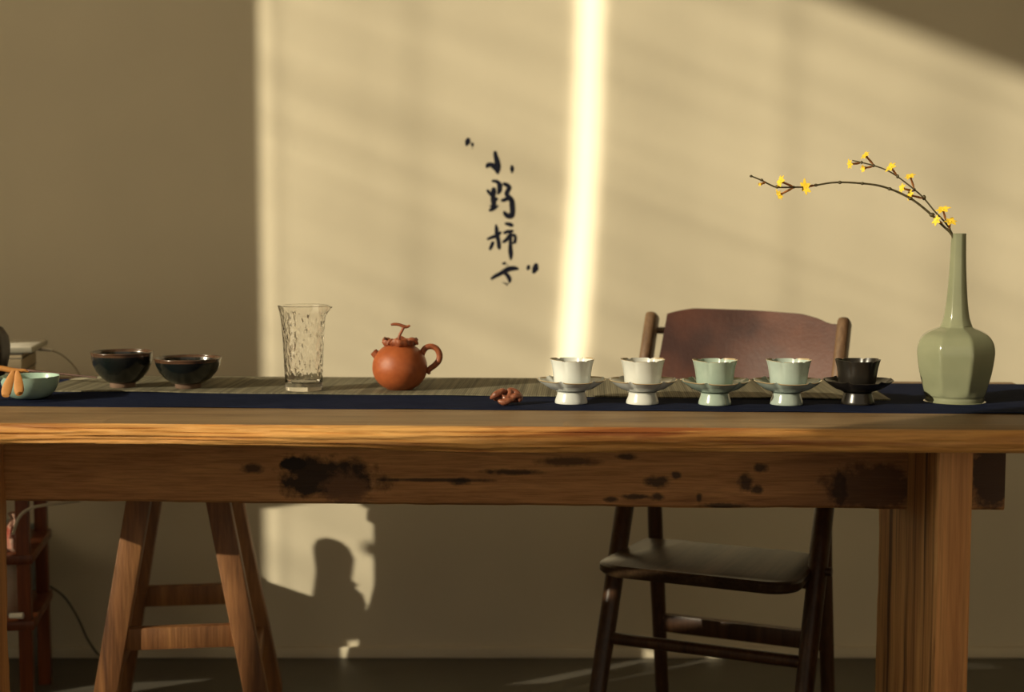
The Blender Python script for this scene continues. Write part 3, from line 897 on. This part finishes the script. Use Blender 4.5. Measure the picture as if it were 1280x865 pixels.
# ------------------------------------------------------------------ vase and branch
M_vase = simple('olive_celadon', (0.19, 0.20, 0.122, 1), (0.22, 0.228, 0.142, 1), rough=0.16, scale=14, bump=0.02, bscale=60, coat=0.4)
vb = PZ(1193, 501.5, ZC); vb.z = ZC; k = mpp(vb)
def V_(r, py): return (r * k, (501.5 - py) * k)
vp = [(0, 0), V_(34.8, 501.5), V_(35.6, 500.5), V_(35.8, 497.5), V_(35.7, 495), V_(37.6, 491), V_(40.4, 480), V_(43.2, 470), V_(45.6, 459), V_(47.3, 447), V_(48, 438), V_(47, 430), V_(44, 423), V_(38.5, 417), V_(30, 412.5), V_(22.5, 409.5), V_(20, 408), V_(19.3, 406), V_(17.6, 402), V_(15.7, 395), V_(13.6, 380), V_(12, 362), V_(10.6, 340), V_(9.8, 320), V_(9.3, 300), V_(9.2, 295), V_(9.4, 293), V_(8.7, 292.4), V_(7.4, 293.5), V_(7.2, 300), V_(8, 340), V_(9, 370), V_(8, 390), (0, (501.5 - 392) * k)]
vp = spline(vp, 3)
n8 = 8
def facet(a):
    x = (a - math.radians(-83)) % (2 * PI / n8) - PI / n8
    return math.cos(PI / n8) / math.cos(abs(abs(x)))
def vrf(a, i):
    z = vp[i][1] / k
    if z < 8 or i > len(vp) - 22: return 1.0
    body = 0.95 if z < 95 else 0.5
    body *= min(1, (z - 8) / 8)
    f = facet(a) / math.cos(PI / n8)     # 1 at mid-face, larger at ridge
    return 1.015 + body * (1.0 / math.cos(PI / n8) - 1) * ((f - 1) / (1 / math.cos(PI / n8) - 1) - 0.62) * 1.0
vase = MB().lathe(vp, seg=128, rf=vrf).build('vase', M_vase, None, smooth=25)
vase.location = vb
tag(vase, 'olive green faceted celadon bottle vase with a long thin neck', 'vase')

YV = vb.y
M_stem = simple('green_brown_stem', (0.05, 0.04, 0.015, 1), (0.10, 0.075, 0.03, 1), rough=0.6, scale=200)
M_petal = simple('yellow_petal', (0.80, 0.52, 0.03, 1), (0.88, 0.62, 0.05, 1), rough=0.5, scale=300)
M_caly = simple('orange_tube', (0.36, 0.13, 0.04, 1), (0.48, 0.2, 0.06, 1), rough=0.6, scale=200)
kb = mpp(P(1100, 240, YV))
br = thing('flowering_branch', 'thin forked branch with yellow flowers arching out of the vase', 'branch', vb + Vector((0, 0, (501.5 - 330) * k)))
def depth_off(x, a): return a * (1190 - x) / 250.0
m1 = [(1195.5, 330, 1.6), (1192, 300, 1.6), (1188, 291, 1.6), (1180, 283.4, 1.5), (1166, 270, 1.5), (1150.8, 257, 1.45), (1138, 248, 1.4), (1124.4, 241, 1.4), (1112, 236, 1.3), (1096.6, 231.6, 1.25), (1078, 229.3, 1.2), (1055, 227.9, 1.15), (1038, 228.6, 1.1), (1020.8, 231.4, 1.1), (1006.6, 233.6, 1.0), (992.3, 234, 1.0), (971.6, 234, 1.0), (962.8, 231, 1.0), (951.9, 225.4, 0.95), (938.7, 220, 0.8)]
m2 = [(1196.5, 326, 1.1), (1192.5, 299, 1.1), (1187.5, 287, 1.1), (1180.6, 277, 1.1), (1168.8, 264.7, 1.0), (1155, 248, 1.0), (1143, 237, 1.0), (1123, 221.6, 0.9), (1109, 213, 0.85), (1092.5, 207, 0.85), (1076.5, 203, 0.8), (1065.4, 200.5, 0.7)]
def stem(pts, a):
    m = MB(); q = spline(pts, 5)
    m.tube([P(x, y, YV - 0.004 + depth_off(x, a)) for x, y, r in q], [r * kb for x, y, r in q], 8)
    return m
s1 = stem(m1, -0.05)
for x, y, r in ((1049.8, 228, 2.1), (1078, 229.3, 1.9), (1112, 236, 2.2), (1138, 248, 2.4), (1165, 268.5, 2.9), (1020, 231.4, 1.9), (992, 234, 1.8), (971.5, 233.5, 2.2), (952, 225, 1.7), (938.9, 220.2, 1.6)):
    s1.ell(P(x, y, YV - 0.004 + depth_off(x, -0.05)), (r * kb * 1.25, r * kb, r * kb), 8, 6)
s1.build('stem', M_stem, br, smooth=60)
s2 = stem(m2, 0.02)
for x, y, r in ((1155, 247, 2.6), (1122, 220.5, 2.0), (1143, 237, 1.7), (1092, 207, 1.7), (1077, 203, 1.6), (1186.5, 286, 2.0)):
    s2.ell(P(x, y, YV - 0.004 + depth_off(x, 0.02)), (r * kb, r * kb, r * kb * 1.3), 8, 6)
s2.build('side_stem', M_stem, br, smooth=60)
def flower(bx, by, fx, fy, size, a, turn, npet=6, closed=0.0):
    b0 = P(bx, by, YV - 0.004 + depth_off(bx, a)); t0 = P(fx, fy, YV - 0.012 + depth_off(bx, a) )
    ax = (t0 - b0).normalized()
    c = MB(); c.tube([b0, b0.lerp(t0, 0.3), b0.lerp(t0, 0.75), t0], [0.7 * kb, 1.5 * kb, 1.2 * kb, 1.9 * kb], 8)
    ref = Vector((0, -1, 0)); u = (ref - ax * ref.dot(ax)).normalized(); v = ax.cross(u)
    m = MB()
    for i in range(npet):
        an = 2 * PI * i / npet + turn
        d = u * math.cos(an) + v * math.sin(an)
        sd_ = ax.cross(d)
        Lp = size * kb * random.uniform(1.15, 1.55); wd_ = Lp * 0.27
        rows = []
        for j in range(6):
            q = j / 5
            wq = wd_ * math.sin(PI * min(0.97, 0.12 + q * 0.85)) ** 0.8
            lift = ax * (Lp * (0.42 * q * (1 - 0.75 * q * (1 - closed)) + closed * q * 0.8))
            cen = t0 + d * Lp * q * (1 - 0.45 * closed) + lift
            for e in (-1, 0, 1):
                rows.append(cen + sd_ * wq * e + ax * (0.12 * wq * abs(e)))
        fs = []
        for j in range(5):
            for e in range(2):
                q = j * 3 + e
                fs.append((q, q + 1, q + 4, q + 3))
        n = len(rows)
        back = [r - ax * 0.0003 for r in rows]
        fs2 = [tuple(x + n for x in f[::-1]) for f in fs]
        ring = [0, 1, 2, 5, 8, 11, 14, 17, 16, 15, 12, 9, 6, 3]
        fs3 = [(ring[i], ring[(i + 1) % 14], ring[(i + 1) % 14] + n, ring[i] + n) for i in range(14)]
        m.add(rows + back, fs + fs2 + fs3)
    m.ell(t0 + ax * 0.0004, (1.5 * kb,) * 3, 8, 6)
    fl = m.build('flower', M_petal, br, smooth=60)
    c.build('flower_tube', M_caly, fl, smooth=60)
for args in [(1092, 206, 1082, 194.5, 5.2, .02, .3), (1075, 204, 1063, 205, 5.2, .02, .9), (1091, 208, 1081, 210, 4.6, .02, .1, 6, .5), (1121, 219, 1114, 209.5, 6, .02, .5),
             (1142.5, 235, 1138, 221, 6, .02, .2), (1142, 239, 1128, 235.5, 5.2, .02, .7), (1154, 248, 1138, 244, 5.6, .02, .4), (1182, 275, 1179, 262.5, 7, .02, .15), (1186.5, 286, 1188, 277.5, 6.4, -.05, .5),
             (1178, 279, 1171, 275.5, 5.2, -.05, .8), (992, 233.5, 976.5, 227, 6.6, -.05, .2), (992, 234.5, 975, 243.5, 5.6, -.05, .6), (1018, 231.4, 1008, 234, 7.4, -.05, .35), (957, 228, 951, 230, 2.8, -.05, .2, 5, .7)]:
    flower(*args)

# ------------------------------------------------------------------ writing on the wall
M_ink = simple('black_ink', (0.008, 0.009, 0.018, 1), (0.014, 0.015, 0.026, 1), rough=0.8, scale=60, spec=0.1)
call = thing('wall_calligraphy', 'vertical black brush calligraphy of four characters on the beige wall', 'calligraphy', P(625, 265, YW))
def strokes(name, oy, data):
    m = MB()
    z = 8.655
    for st_ in data:
        if len(st_) == 1: st_ = [(st_[0][0], st_[0][1] - 2, st_[0][2]), (st_[0][0], st_[0][1] + 2, st_[0][2])]
        def ext(a, b):
            dx, dy = a[0] - b[0], a[1] - b[1]; l = math.hypot(dx, dy) or 1
            return [(a[0] + dx / l * a[2] * t, a[1] + dy / l * a[2] * t, a[2] * math.sqrt(max(0.003, 1 - t * t))) for t in (1.0, 0.85, 0.5)]
        q = spline(st_, 5)
        q = ext(st_[0], st_[1]) + q + ext(st_[-1], st_[-2])[::-1]
        pts = []; rr = []
        for i, (x, y, r) in enumerate(q):
            jit = 1 + 0.13 * noise.noise((x * 0.09, y * 0.09, oy))
            p = P(575 + x / z, oy + y / z, YW - 0.0004)
            pts.append(p); rr.append(r * jit * 1.1 / z * mpp(p))
        m.tube(pts, rr, 12, flat=((0, 1, 0), 0.06))
    return m.build(name, M_ink, call, smooth=60)
strokes('quotation_mark', 165, [[(88, 84, 22), (82, 108, 27), (70, 140, 13)], [(133, 128, 15), (135, 148, 12)], [(133, 177, 5)]])
strokes('character', 165, [[(380, 222, 18), (385, 260, 22), (400, 310, 27), (410, 370, 29), (405, 425, 24), (412, 446, 12)], [(290, 378, 14), (302, 362, 24), (330, 352, 22), (365, 370, 28), (395, 400, 28)], [(562, 370, 14), (563, 400, 21), (562, 440, 8)]])
strokes('character', 165, [[(355, 530, 14), (395, 535, 18), (425, 565, 24), (430, 600, 26), (425, 640, 22), (410, 668, 11)], [(300, 635, 15), (325, 670, 15), (350, 690, 16)],
    [(365, 618, 22), (362, 650, 28), (358, 700, 24), (362, 740, 28), (365, 780, 25), (360, 820, 20)], [(342, 725, 13), (375, 720, 18), (402, 725, 13)],
    [(325, 845, 16), (360, 830, 19), (385, 815, 15), (408, 800, 9)], [(325, 800, 8), (345, 810, 12)],
    [(478, 562, 18), (510, 575, 21), (533, 600, 23), (520, 630, 23), (505, 665, 23), (515, 690, 22), (540, 715, 24), (560, 750, 27), (565, 800, 28), (568, 860, 27), (555, 902, 30), (522, 908, 27), (492, 888, 22), (478, 866, 13)],
    [(455, 740, 15), (480, 735, 19), (520, 715, 22)]])
strokes('character', 262, [[(492, 152, 12), (530, 158, 20), (562, 170, 18)], [(390, 168, 10), (395, 210, 19), (400, 270, 22), (415, 340, 21), (422, 400, 20), (425, 420, 14)], [(302, 318, 13), (345, 300, 17), (390, 285, 20), (438, 248, 13)],
    [(355, 358, 16), (340, 395, 17), (324, 428, 13)], [(482, 250, 16), (520, 238, 18), (566, 232, 15)],
    [(468, 350, 13), (490, 335, 18), (515, 310, 18), (527, 285, 16), (560, 275, 15), (592, 283, 16), (598, 320, 16), (590, 352, 16), (570, 365, 8)],
    [(545, 245, 13), (545, 300, 18), (545, 370, 18), (545, 430, 22), (550, 490, 22), (550, 536, 11)]])
strokes('character', 262, [[(462, 584, 9), (485, 580, 15)], [(512, 600, 6)], [(343, 746, 14), (390, 715, 19), (440, 690, 21), (490, 660, 25), (540, 640, 26), (590, 635, 22), (624, 640, 13)], [(490, 690, 17), (515, 715, 21), (535, 750, 21), (535, 782, 13)], [(485, 797, 9)], [(508, 808, 11)], [(462, 790, 4)]])
strokes('quotation_mark', 262, [[(742, 612, 15), (738, 632, 18), (730, 648, 9)], [(822, 600, 22), (815, 635, 32), (797, 676, 18)]])

# ------------------------------------------------------------------ folding chair
M_chair = wood('dark_chair_wood', (0.085, 0.04, 0.018, 1), (0.055, 0.024, 0.011, 1), (0.022, 0.01, 0.005, 1), axis=(0, 0, 1), rough=0.35, bump=0.15)
M_worn = wood('worn_post_wood', (0.19, 0.115, 0.06, 1), (0.12, 0.066, 0.034, 1), (0.045, 0.024, 0.013, 1), axis=(0, 0, 1), rough=0.5, bump=0.2)
M_seat = wood('dark_seat_wood', (0.07, 0.042, 0.022, 1), (0.042, 0.024, 0.013, 1), (0.02, 0.011, 0.006, 1), axis=(0, 1, 0), rough=0.33, bump=0.12, spec=0.16)
M_leather = simple('brown_leather', (0.034, 0.009, 0.006, 1), (0.085, 0.025, 0.012, 1), rough=0.5, scale=9, bump=0.2, bscale=120, spec=0.35, detail=6)
ch = thing('folding_chair', 'dark wooden folding chair with a brown leather back behind the table', 'chair', (0.436, 3.085, 0), math.radians(-25))
O0 = (0, 0, 0)
def post_y(z): return -0.2 + 0.37 * z / 0.885
for sx in (-1, 1):
    x = sx * 0.2135
    m = MB(); m.tube([(x, post_y(z), z) for z in (0, 0.2, 0.45, 0.66)] + [(x, post_y(0.70), 0.70)], [0.017, 0.019, 0.020, 0.019, 0.019], 14)
    m.build('leg', M_chair, ch, origin=O0, smooth=50)
    m = MB(); m.bar((x, post_y(0.68), 0.68), (x, post_y(0.878), 0.878), 0.026, 0.040, side=(1, 0, 0), bevel=0.009)
    m.build('back_post', M_worn, ch, origin=O0, smooth=50)
    m = MB(); m.tube([(sx * 0.19, 0.188, 0), (sx * 0.188, 0.13, 0.35), (sx * 0.19, 0.10, 0.66)], [0.015, 0.017, 0.015], 12)
    m.build('leg', M_chair, ch, origin=O0, smooth=50)
    m = MB(); m.tube([(sx * 0.185, post_y(0.655) , 0.655), (sx * 0.235, post_y(0.655), 0.655)], 0.008, 10)
    m.build('pivot', M_chair, ch, origin=O0)
# seat with rounded front corners
def seat():
    zs, th = 0.392, 0.024
    out = [(-0.195, 0.07)]
    for cx, a0 in ((-0.15, PI), (0.15, 1.5 * PI)):
        for j in range(9):
            a = a0 + (PI / 2) * j / 8
            out.append((cx + 0.06 * math.cos(a), -0.145 + 0.055 * math.sin(a)))
    out += [(0.195, 0.07), (0.10, 0.085), (0.098, 0.078), (-0.098, 0.078), (-0.10, 0.085)]
    n = len(out); vs = []
    for (sc_, z) in ((0.97, zs - th), (1.0, zs - th + 0.006), (1.0, zs - 0.005), (0.97, zs)):
        for x, y in out:
            vs.append((x * sc_, -0.05 + (y + 0.05) * sc_, z + 0.010 * (y + 0.06)))
    fs = []
    for r in range(3):
        for j in range(n):
            j2 = (j + 1) % n
            fs.append((r * n + j, r * n + j2, (r + 1) * n + j2, (r + 1) * n + j))
    fs.append(tuple(range(n))[::-1]); fs.append(tuple(3 * n + j for j in range(n)))
    return MB().add(vs, fs)
seat().build('seat', M_seat, ch, origin=O0, smooth=40)
m = MB(); m.tube([(-0.21, post_y(0.355), 0.357), (0.21, post_y(0.355), 0.357)], 0.009, 10); m.tube([(0.2, post_y(0.38), 0.385), (0.243, post_y(0.38), 0.385)], 0.009, 10)
m.build('seat_rod', M_chair, ch, origin=O0)
MB().tube([(-0.21, post_y(0.215), 0.215), (0.21, post_y(0.215), 0.215)], 0.013, 12).build('stretcher', M_chair, ch, origin=O0)
MB().bar((-0.19, 0.155, 0.185), (0.19, 0.155, 0.185), 0.04, 0.02, side=(0, 0, 1)).build('stretcher', M_chair, ch, origin=O0)
# leather back: a bowed sheet
def leather():
    NX, NZ = 30, 12; th = 0.006
    def top(q):
        pts = [(0, 0.878), (0.05, 0.884), (0.14, 0.890), (0.5, 0.888), (0.78, 0.884), (0.88, 0.876), (0.95, 0.866), (1.0, 0.866)]
        for (a, za), (b, zb) in zip(pts, pts[1:]):
            if a <= q <= b: return za + (zb - za) * (q - a) / (b - a)
    fr = []; bk = []
    for i in range(NX + 1):
        q = i / NX
        for j in range(NZ + 1):
            r = j / NZ
            z = 0.665 + (top(q) - 0.665) * r
            xl = -0.193 + 0.012 * r; xr = 0.198
            x = xl + (xr - xl) * q
            y = post_y(z) + 0.004 + 0.028 * math.sin(PI * q) + 0.003 * noise.noise((x * 8, z * 8, 0))
            fr.append((x, y, z)); bk.append((x, y + th, z))
    W = NZ + 1; fs = []; n = len(fr)
    for i in range(NX):
        for j in range(NZ):
            q = (i * W + j, (i + 1) * W + j, (i + 1) * W + j + 1, i * W + j + 1)
            fs += [q, tuple(x + n for x in q[::-1])]
    ring = [i * W for i in range(NX + 1)] + [NX * W + j for j in range(1, W)] + [i * W + NZ for i in range(NX - 1, -1, -1)] + [j for j in range(NZ - 1, 0, -1)]
    for i in range(len(ring)):
        a, b = ring[i], ring[(i + 1) % len(ring)]
        fs.append((a, b, b + n, a + n))
    return MB().add(fr + bk, fs)
leather().build('backrest', M_leather, ch, origin=O0, smooth=60)
m = MB()
for z in (0.70, 0.84):
    q = [(-0.205 + 0.41 * j / 12, post_y(z) + 0.018 + 0.028 * math.sin(PI * j / 12), z) for j in range(13)]
    m.tube(q, 0.0075, 8)
m.build('back_rail', M_worn, ch, origin=O0)

# ------------------------------------------------------------------ stool behind the table
M_stool = wood('stool_wood', (0.30, 0.14, 0.05, 1), (0.19, 0.082, 0.03, 1), (0.075, 0.03, 0.012, 1), axis=(0, 0, 1), rough=0.5, bump=0.3)
stl = thing('wooden_stool', 'brown wooden stool with splayed legs standing behind the table at the left', 'stool', (-0.699, 3.17, 0), math.radians(7.4))
MB().box((-0.15, -0.19, 0.532), (0.15, 0.19, 0.566), 0.008).build('seat', M_stool, stl, origin=O0)
for sx in (-1, 1):
    for sy in (-1, 1):
        MB().bar((sx * 0.172, sy * 0.188, 0), (sx * 0.076, sy * 0.152, 0.533), 0.047, 0.050, side=(1, 0, 0), bevel=0.003).build('leg', M_stool, stl, origin=O0, smooth=30)
for sy in (-1, 1):
    MB().bar((-0.135, sy * 0.172, 0.238), (0.135, sy * 0.172, 0.238), 0.046, 0.022, side=(0, 0, 1), bevel=0.003).build('stretcher', M_stool, stl, origin=O0)
for sx in (-1, 1):
    MB().bar((sx * 0.146, -0.178, 0.145), (sx * 0.146, 0.178, 0.145), 0.036, 0.020, side=(0, 0, 1), bevel=0.003).build('stretcher', M_stool, stl, origin=O0)

# ------------------------------------------------------------------ low shelf at the left
M_shelf = wood('red_shelf_wood', (0.20, 0.055, 0.016, 1), (0.125, 0.034, 0.011, 1), (0.055, 0.016, 0.007, 1), axis=(0, 0, 1), rough=0.35, bump=0.1)
sh = thing('shelf_unit', 'small reddish wooden shelf unit at the left behind the table', 'shelf', (-1.308, 3.28, 0), math.radians(9))
HX, HY = 0.235, 0.125
for sx in (-1, 1):
    for sy in (-1, 1):
        MB().box((sx * HX - 0.014, sy * HY - 0.013, 0), (sx * HX + 0.014, sy * HY + 0.013, 0.705), 0.002).build('post', M_shelf, sh, origin=O0)
for z in (0.20, 0.345, 0.705):
    MB().box((-HX - 0.02, -HY - 0.016, z), (HX + 0.02, HY + 0.016, z + 0.02), 0.002).build('shelf_board', M_shelf, sh, origin=O0)
ROT9 = Matrix.Rotation(math.radians(9), 4, 'Z')
def SH(x, y, z): return Vector((-1.308, 3.28, 0)) + ROT9 @ Vector((x, y, z))
# stack on the shelf top
M_cream = simple('cream_card', (0.34, 0.27, 0.17, 1), (0.37, 0.3, 0.19, 1), rough=0.7)
M_darkcov = simple('dark_cover', (0.05, 0.045, 0.035, 1), (0.06, 0.055, 0.045, 1), rough=0.6)
M_grey = simple('pale_grey_shell', (0.36, 0.34, 0.27, 1), (0.40, 0.38, 0.30, 1), rough=0.5)
M_lite = simple('off_white_plastic', (0.7, 0.66, 0.56, 1), rough=0.4)
M_pages = simple('book_pages', (0.42, 0.34, 0.22, 1), (0.30, 0.24, 0.15, 1), rough=0.8, scale=3, stretch=(1, 1, 300))
zz = 0.725
def book(label, w_, d_, h, cov, x, y, z, rz):
    o = thing('book', label, 'book', SH(x, y, z), math.radians(rz), 'items stacked on the shelf top')
    MB().box((-w_ / 2, -d_ / 2, 0), (w_ / 2, d_ / 2, 0.002)).box((-w_ / 2, -d_ / 2, h - 0.002), (w_ / 2, d_ / 2, h)).box((-w_ / 2, -d_ / 2, 0), (-w_ / 2 + 0.002, d_ / 2, h)).build('cover', cov, o, origin=O0)
    MB().box((-w_ / 2 + 0.002, -d_ / 2 + 0.002, 0.002), (w_ / 2 - 0.002, d_ / 2 - 0.002, h - 0.002)).build('pages', M_pages, o, origin=O0)
    return o
bx = 0.118
book('thick dark covered book at the bottom of the stack on the shelf', 0.24, 0.20, 0.034, M_darkcov, bx, 0, zz, 9)
crd = tag(MB().box((-0.12, -0.10, 0), (0.12, 0.10, 0.026), 0.002).build('carton', M_cream, None, origin=O0), 'cream carton with a line of small dark print in the middle of the stack', 'box')
crd.location = SH(bx, 0, zz + 0.034); crd.rotation_euler = (0, 0, math.radians(9))
m = MB()
for j in range(5):
    x = 0.045 + j * 0.009
    m.box((x, -0.1006, 0.009), (x + 0.0016, -0.0999, 0.017)); m.box((x + 0.0045, -0.1006, 0.009), (x + 0.006, -0.0999, 0.017)); m.box((x, -0.1006, 0.0125), (x + 0.006, -0.0999, 0.0138))
m.build('print', M_darkcov, crd, origin=O0)
book('thin dark book below the grey tablet on top of the stack', 0.245, 0.19, 0.012, M_darkcov, bx - 0.004, 0.005, zz + 0.060, 10)
tb_o = thing('tablet', 'pale grey flat device lying on top of the stack at the left', 'device', SH(bx + 0.012, 0.02, zz + 0.072), math.radians(8), 'items stacked on the shelf top')
MB().box((-0.13, -0.10, 0), (0.13, 0.10, 0.012), 0.003).build('case', M_grey, tb_o, origin=O0)
MB().box((0.055, -0.098, 0.0115), (0.128, 0.098, 0.0135), 0.001).build('white_panel', M_lite, tb_o, origin=O0)
# charging cable
cbl = thing('charging_cable', 'white plug with a thin pale cable hanging beside the stacked books', 'cable', P(54, 437, 3.36))
M_cable = simple('pale_cable', (0.40, 0.35, 0.25, 1), rough=0.5)
kq = mpp(P(54, 437, 3.36))
MB().tube([P(47.5, 436.4, 3.36), P(56, 437.2, 3.36)], 2.3 * kq, 10).tube([P(56, 437.2, 3.36), P(65, 438, 3.36)], 1.9 * kq, 10).build('plug', M_lite, cbl)
MB().tube([P(x, y, 3.36 + 0.1 * (x - 64) / 36) for x, y in spline([(64, 438), (72, 440.5), (82, 447), (91, 456), (99, 468), (104, 480), (106, 520)], 5)], 0.9 * kq, 8).build('cord', M_cable, cbl)
blk = tag(MB().lathe([(0, 0), (0.016, 0), (0.019, 0.002), (0.019, 0.006), (0.015, 0.010), (0, 0.011)], seg=32).build('small_dish', M_darkcov, None), 'small flat black lid lying right of the stacked books', 'lid')
blk.location = P(60, 467, 3.33); blk.location.z = zz + 0.0

# slim brown stick lying across the back of the table
M_stick = simple('red_brown_stick', (0.06, 0.022, 0.012, 1), (0.10, 0.04, 0.02, 1), rough=0.5, scale=50)
e0 = PZ(-20, 476, ZM + 0.004); e1 = PZ(121, 477, ZM + 0.003)
stick = MB().tube([P(-20, 458, e0.y + .02), P(60, 465.5, (e0.y + e1.y) / 2 + .01), P(121, 472, e1.y - 0.01)], [0.0028, 0.0026, 0.0018], 10).build('wooden_stick', M_stick)
tag(stick, 'slim reddish brown stick lying behind the celadon bowl', 'stick')

# dark jar cut by the left edge
M_jar = simple('dark_brown_jar', (0.018, 0.010, 0.007, 1), (0.035, 0.018, 0.011, 1), rough=0.35, scale=20, bump=0.2, bscale=40)
jb = PZ(-17, 476, ZC); jb.z = ZC; k = mpp(jb)
jar = thing('dark_jar', 'dark brown round ribbed jar at the left edge of the picture', 'jar', jb)
rib = lambda a, i: 1 + 0.018 * math.cos(10 * a)
MB().lathe([(0, 0), (18 * k, 0), (20 * k, 1 * k), (26 * k, 18 * k), (29.5 * k, 34 * k), (30 * k, 44 * k), (28 * k, 56 * k), (22 * k, 66 * k), (14 * k, 71 * k), (0, 72 * k)], seg=80, rf=rib).build('body', M_jar, jar, origin=O0, smooth=60)
MB().lathe([(0, 70 * k), (13 * k, 70 * k), (13.5 * k, 72 * k), (8 * k, 76 * k), (3 * k, 77 * k), (3.5 * k, 81 * k), (0, 83 * k)], seg=40).build('lid', M_jar, jar, origin=O0, smooth=60)

# things on the lower shelves
M_blue = simple('blue_grey_card', (0.13, 0.16, 0.19, 1), (0.16, 0.19, 0.21, 1), rough=0.6)
bl = tag(MB().box((-0.16, -0.05, 0), (0.14, 0.05, 0.03), 0.012).build('blue_pouch', M_blue, None, origin=O0), 'blue grey soft pouch at the back of the middle shelf', 'pouch')
bl.location = SH(0.06, 0.07, 0.366); bl.rotation_euler = (0, 0, math.radians(9))
M_bag = simple('clear_red_wrap', (0.26, 0.06, 0.04, 1), (0.42, 0.30, 0.22, 1), rough=0.12, scale=30, bump=0.8, bscale=60, spec=0.8)
bg = MB().lathe([(0, 0), (0.052, 0), (0.058, 0.006), (0.060, 0.03), (0.050, 0.075), (0.043, 0.12), (0.047, 0.155), (0.050, 0.18), (0.042, 0.20), (0.022, 0.212), (0, 0.215)], seg=40,
                rf=lambda a, i: 1 + 0.05 * math.sin(6 * a + i * 1.3) + 0.03 * math.sin(11 * a + i * 2.1))
jr2 = bg.build('shadow_jar', M_jar, None, smooth=80)  # added out of view for the rounded shadow it casts on the wall
jr2.location = (-1.176, 3.20, 0.3655); jr2.scale = (0.53, 0.53, 0.97)
tag(jr2, 'added unseen jar on the middle shelf that casts the rounded wall shadow', 'jar')
q2 = MB().lathe([(0, 0), (0.022, 0), (0.028, 0.008), (0.026, 0.03), (0.020, 0.055), (0.010, 0.07), (0.014, 0.082), (0, 0.08)], seg=48,
                rf=lambda a, i: 1 + 0.14 * math.sin(5 * a + i * 1.3) + 0.07 * math.sin(11 * a + i * 2.1))
bgo = q2.build('plastic_packet', M_bag, None, smooth=30)
bgo.location = (P(22, 690, 3.21).x - 0.012, 3.235, 0.3655)
tag(bgo, 'crumpled clear packet with red contents on the middle shelf', 'packet')
M_paper = simple('white_paper', (0.62, 0.56, 0.45, 1), (0.5, 0.45, 0.36, 1), rough=0.6, scale=25, bump=0.6, bscale=30)
pk = MB(); N = 20
for i in range(1):
    pk.lathe([(0, 0), (0.064, 0), (0.070, 0.005), (0.071, 0.06), (0.072, 0.10), (0.069, 0.116), (0, 0.119)], seg=40, rf=lambda a, i: 1 + 0.06 * math.sin(5 * a + i))
pko = pk.build('paper_bag', M_paper, None, smooth=60); pko.location = SH(0.155, -0.03, 0.2205)
tag(pko, 'white crumpled paper bag standing on the lowest shelf', 'bag')
pg = MB().tube([P(12, 770, 3.17), P(29, 769.5, 3.17)], [0.006, 0.007], 10).build('white_peg', M_lite, None)
tag(pg, 'short off white peg lying at the front of the lowest shelf', 'peg')
wc = MB(); q = spline([(16, 668), (22, 650), (30, 640), (42, 634), (58, 631), (74, 629), (100, 626)], 5)
wc.tube([P(x, y, 3.12) for x, y in q], 0.0034, 8)
tag(wc.build('white_hose', M_cable, None), 'thick white hose arching over the middle shelf', 'hose')
bb = MB().box((-0.006, -0.07, 0), (0.006, 0.07, 0.343), 0.002).build('blue_board', M_blue, None, origin=O0)
bb.location = P(39, 760, 3.56); bb.location.z = 0
bb.rotation_euler = (0, 0, math.radians(9))
tag(bb, 'narrow blue grey board seen between the posts of the shelf', 'board')
M_blackc = simple('black_cable', (0.02, 0.018, 0.015, 1), rough=0.5)
bc = MB(); q = spline([(40, 722), (64, 734), (80, 746), (92, 763), (101, 780), (110, 800), (128, 822), (160, 828.5)], 5)
bc.tube([P(x, y, 3.6) for x, y in q], 0.0026, 8)
tag(bc.build('power_cable', M_blackc, None), 'thin black cable hanging down the wall between shelf and stool', 'cable')
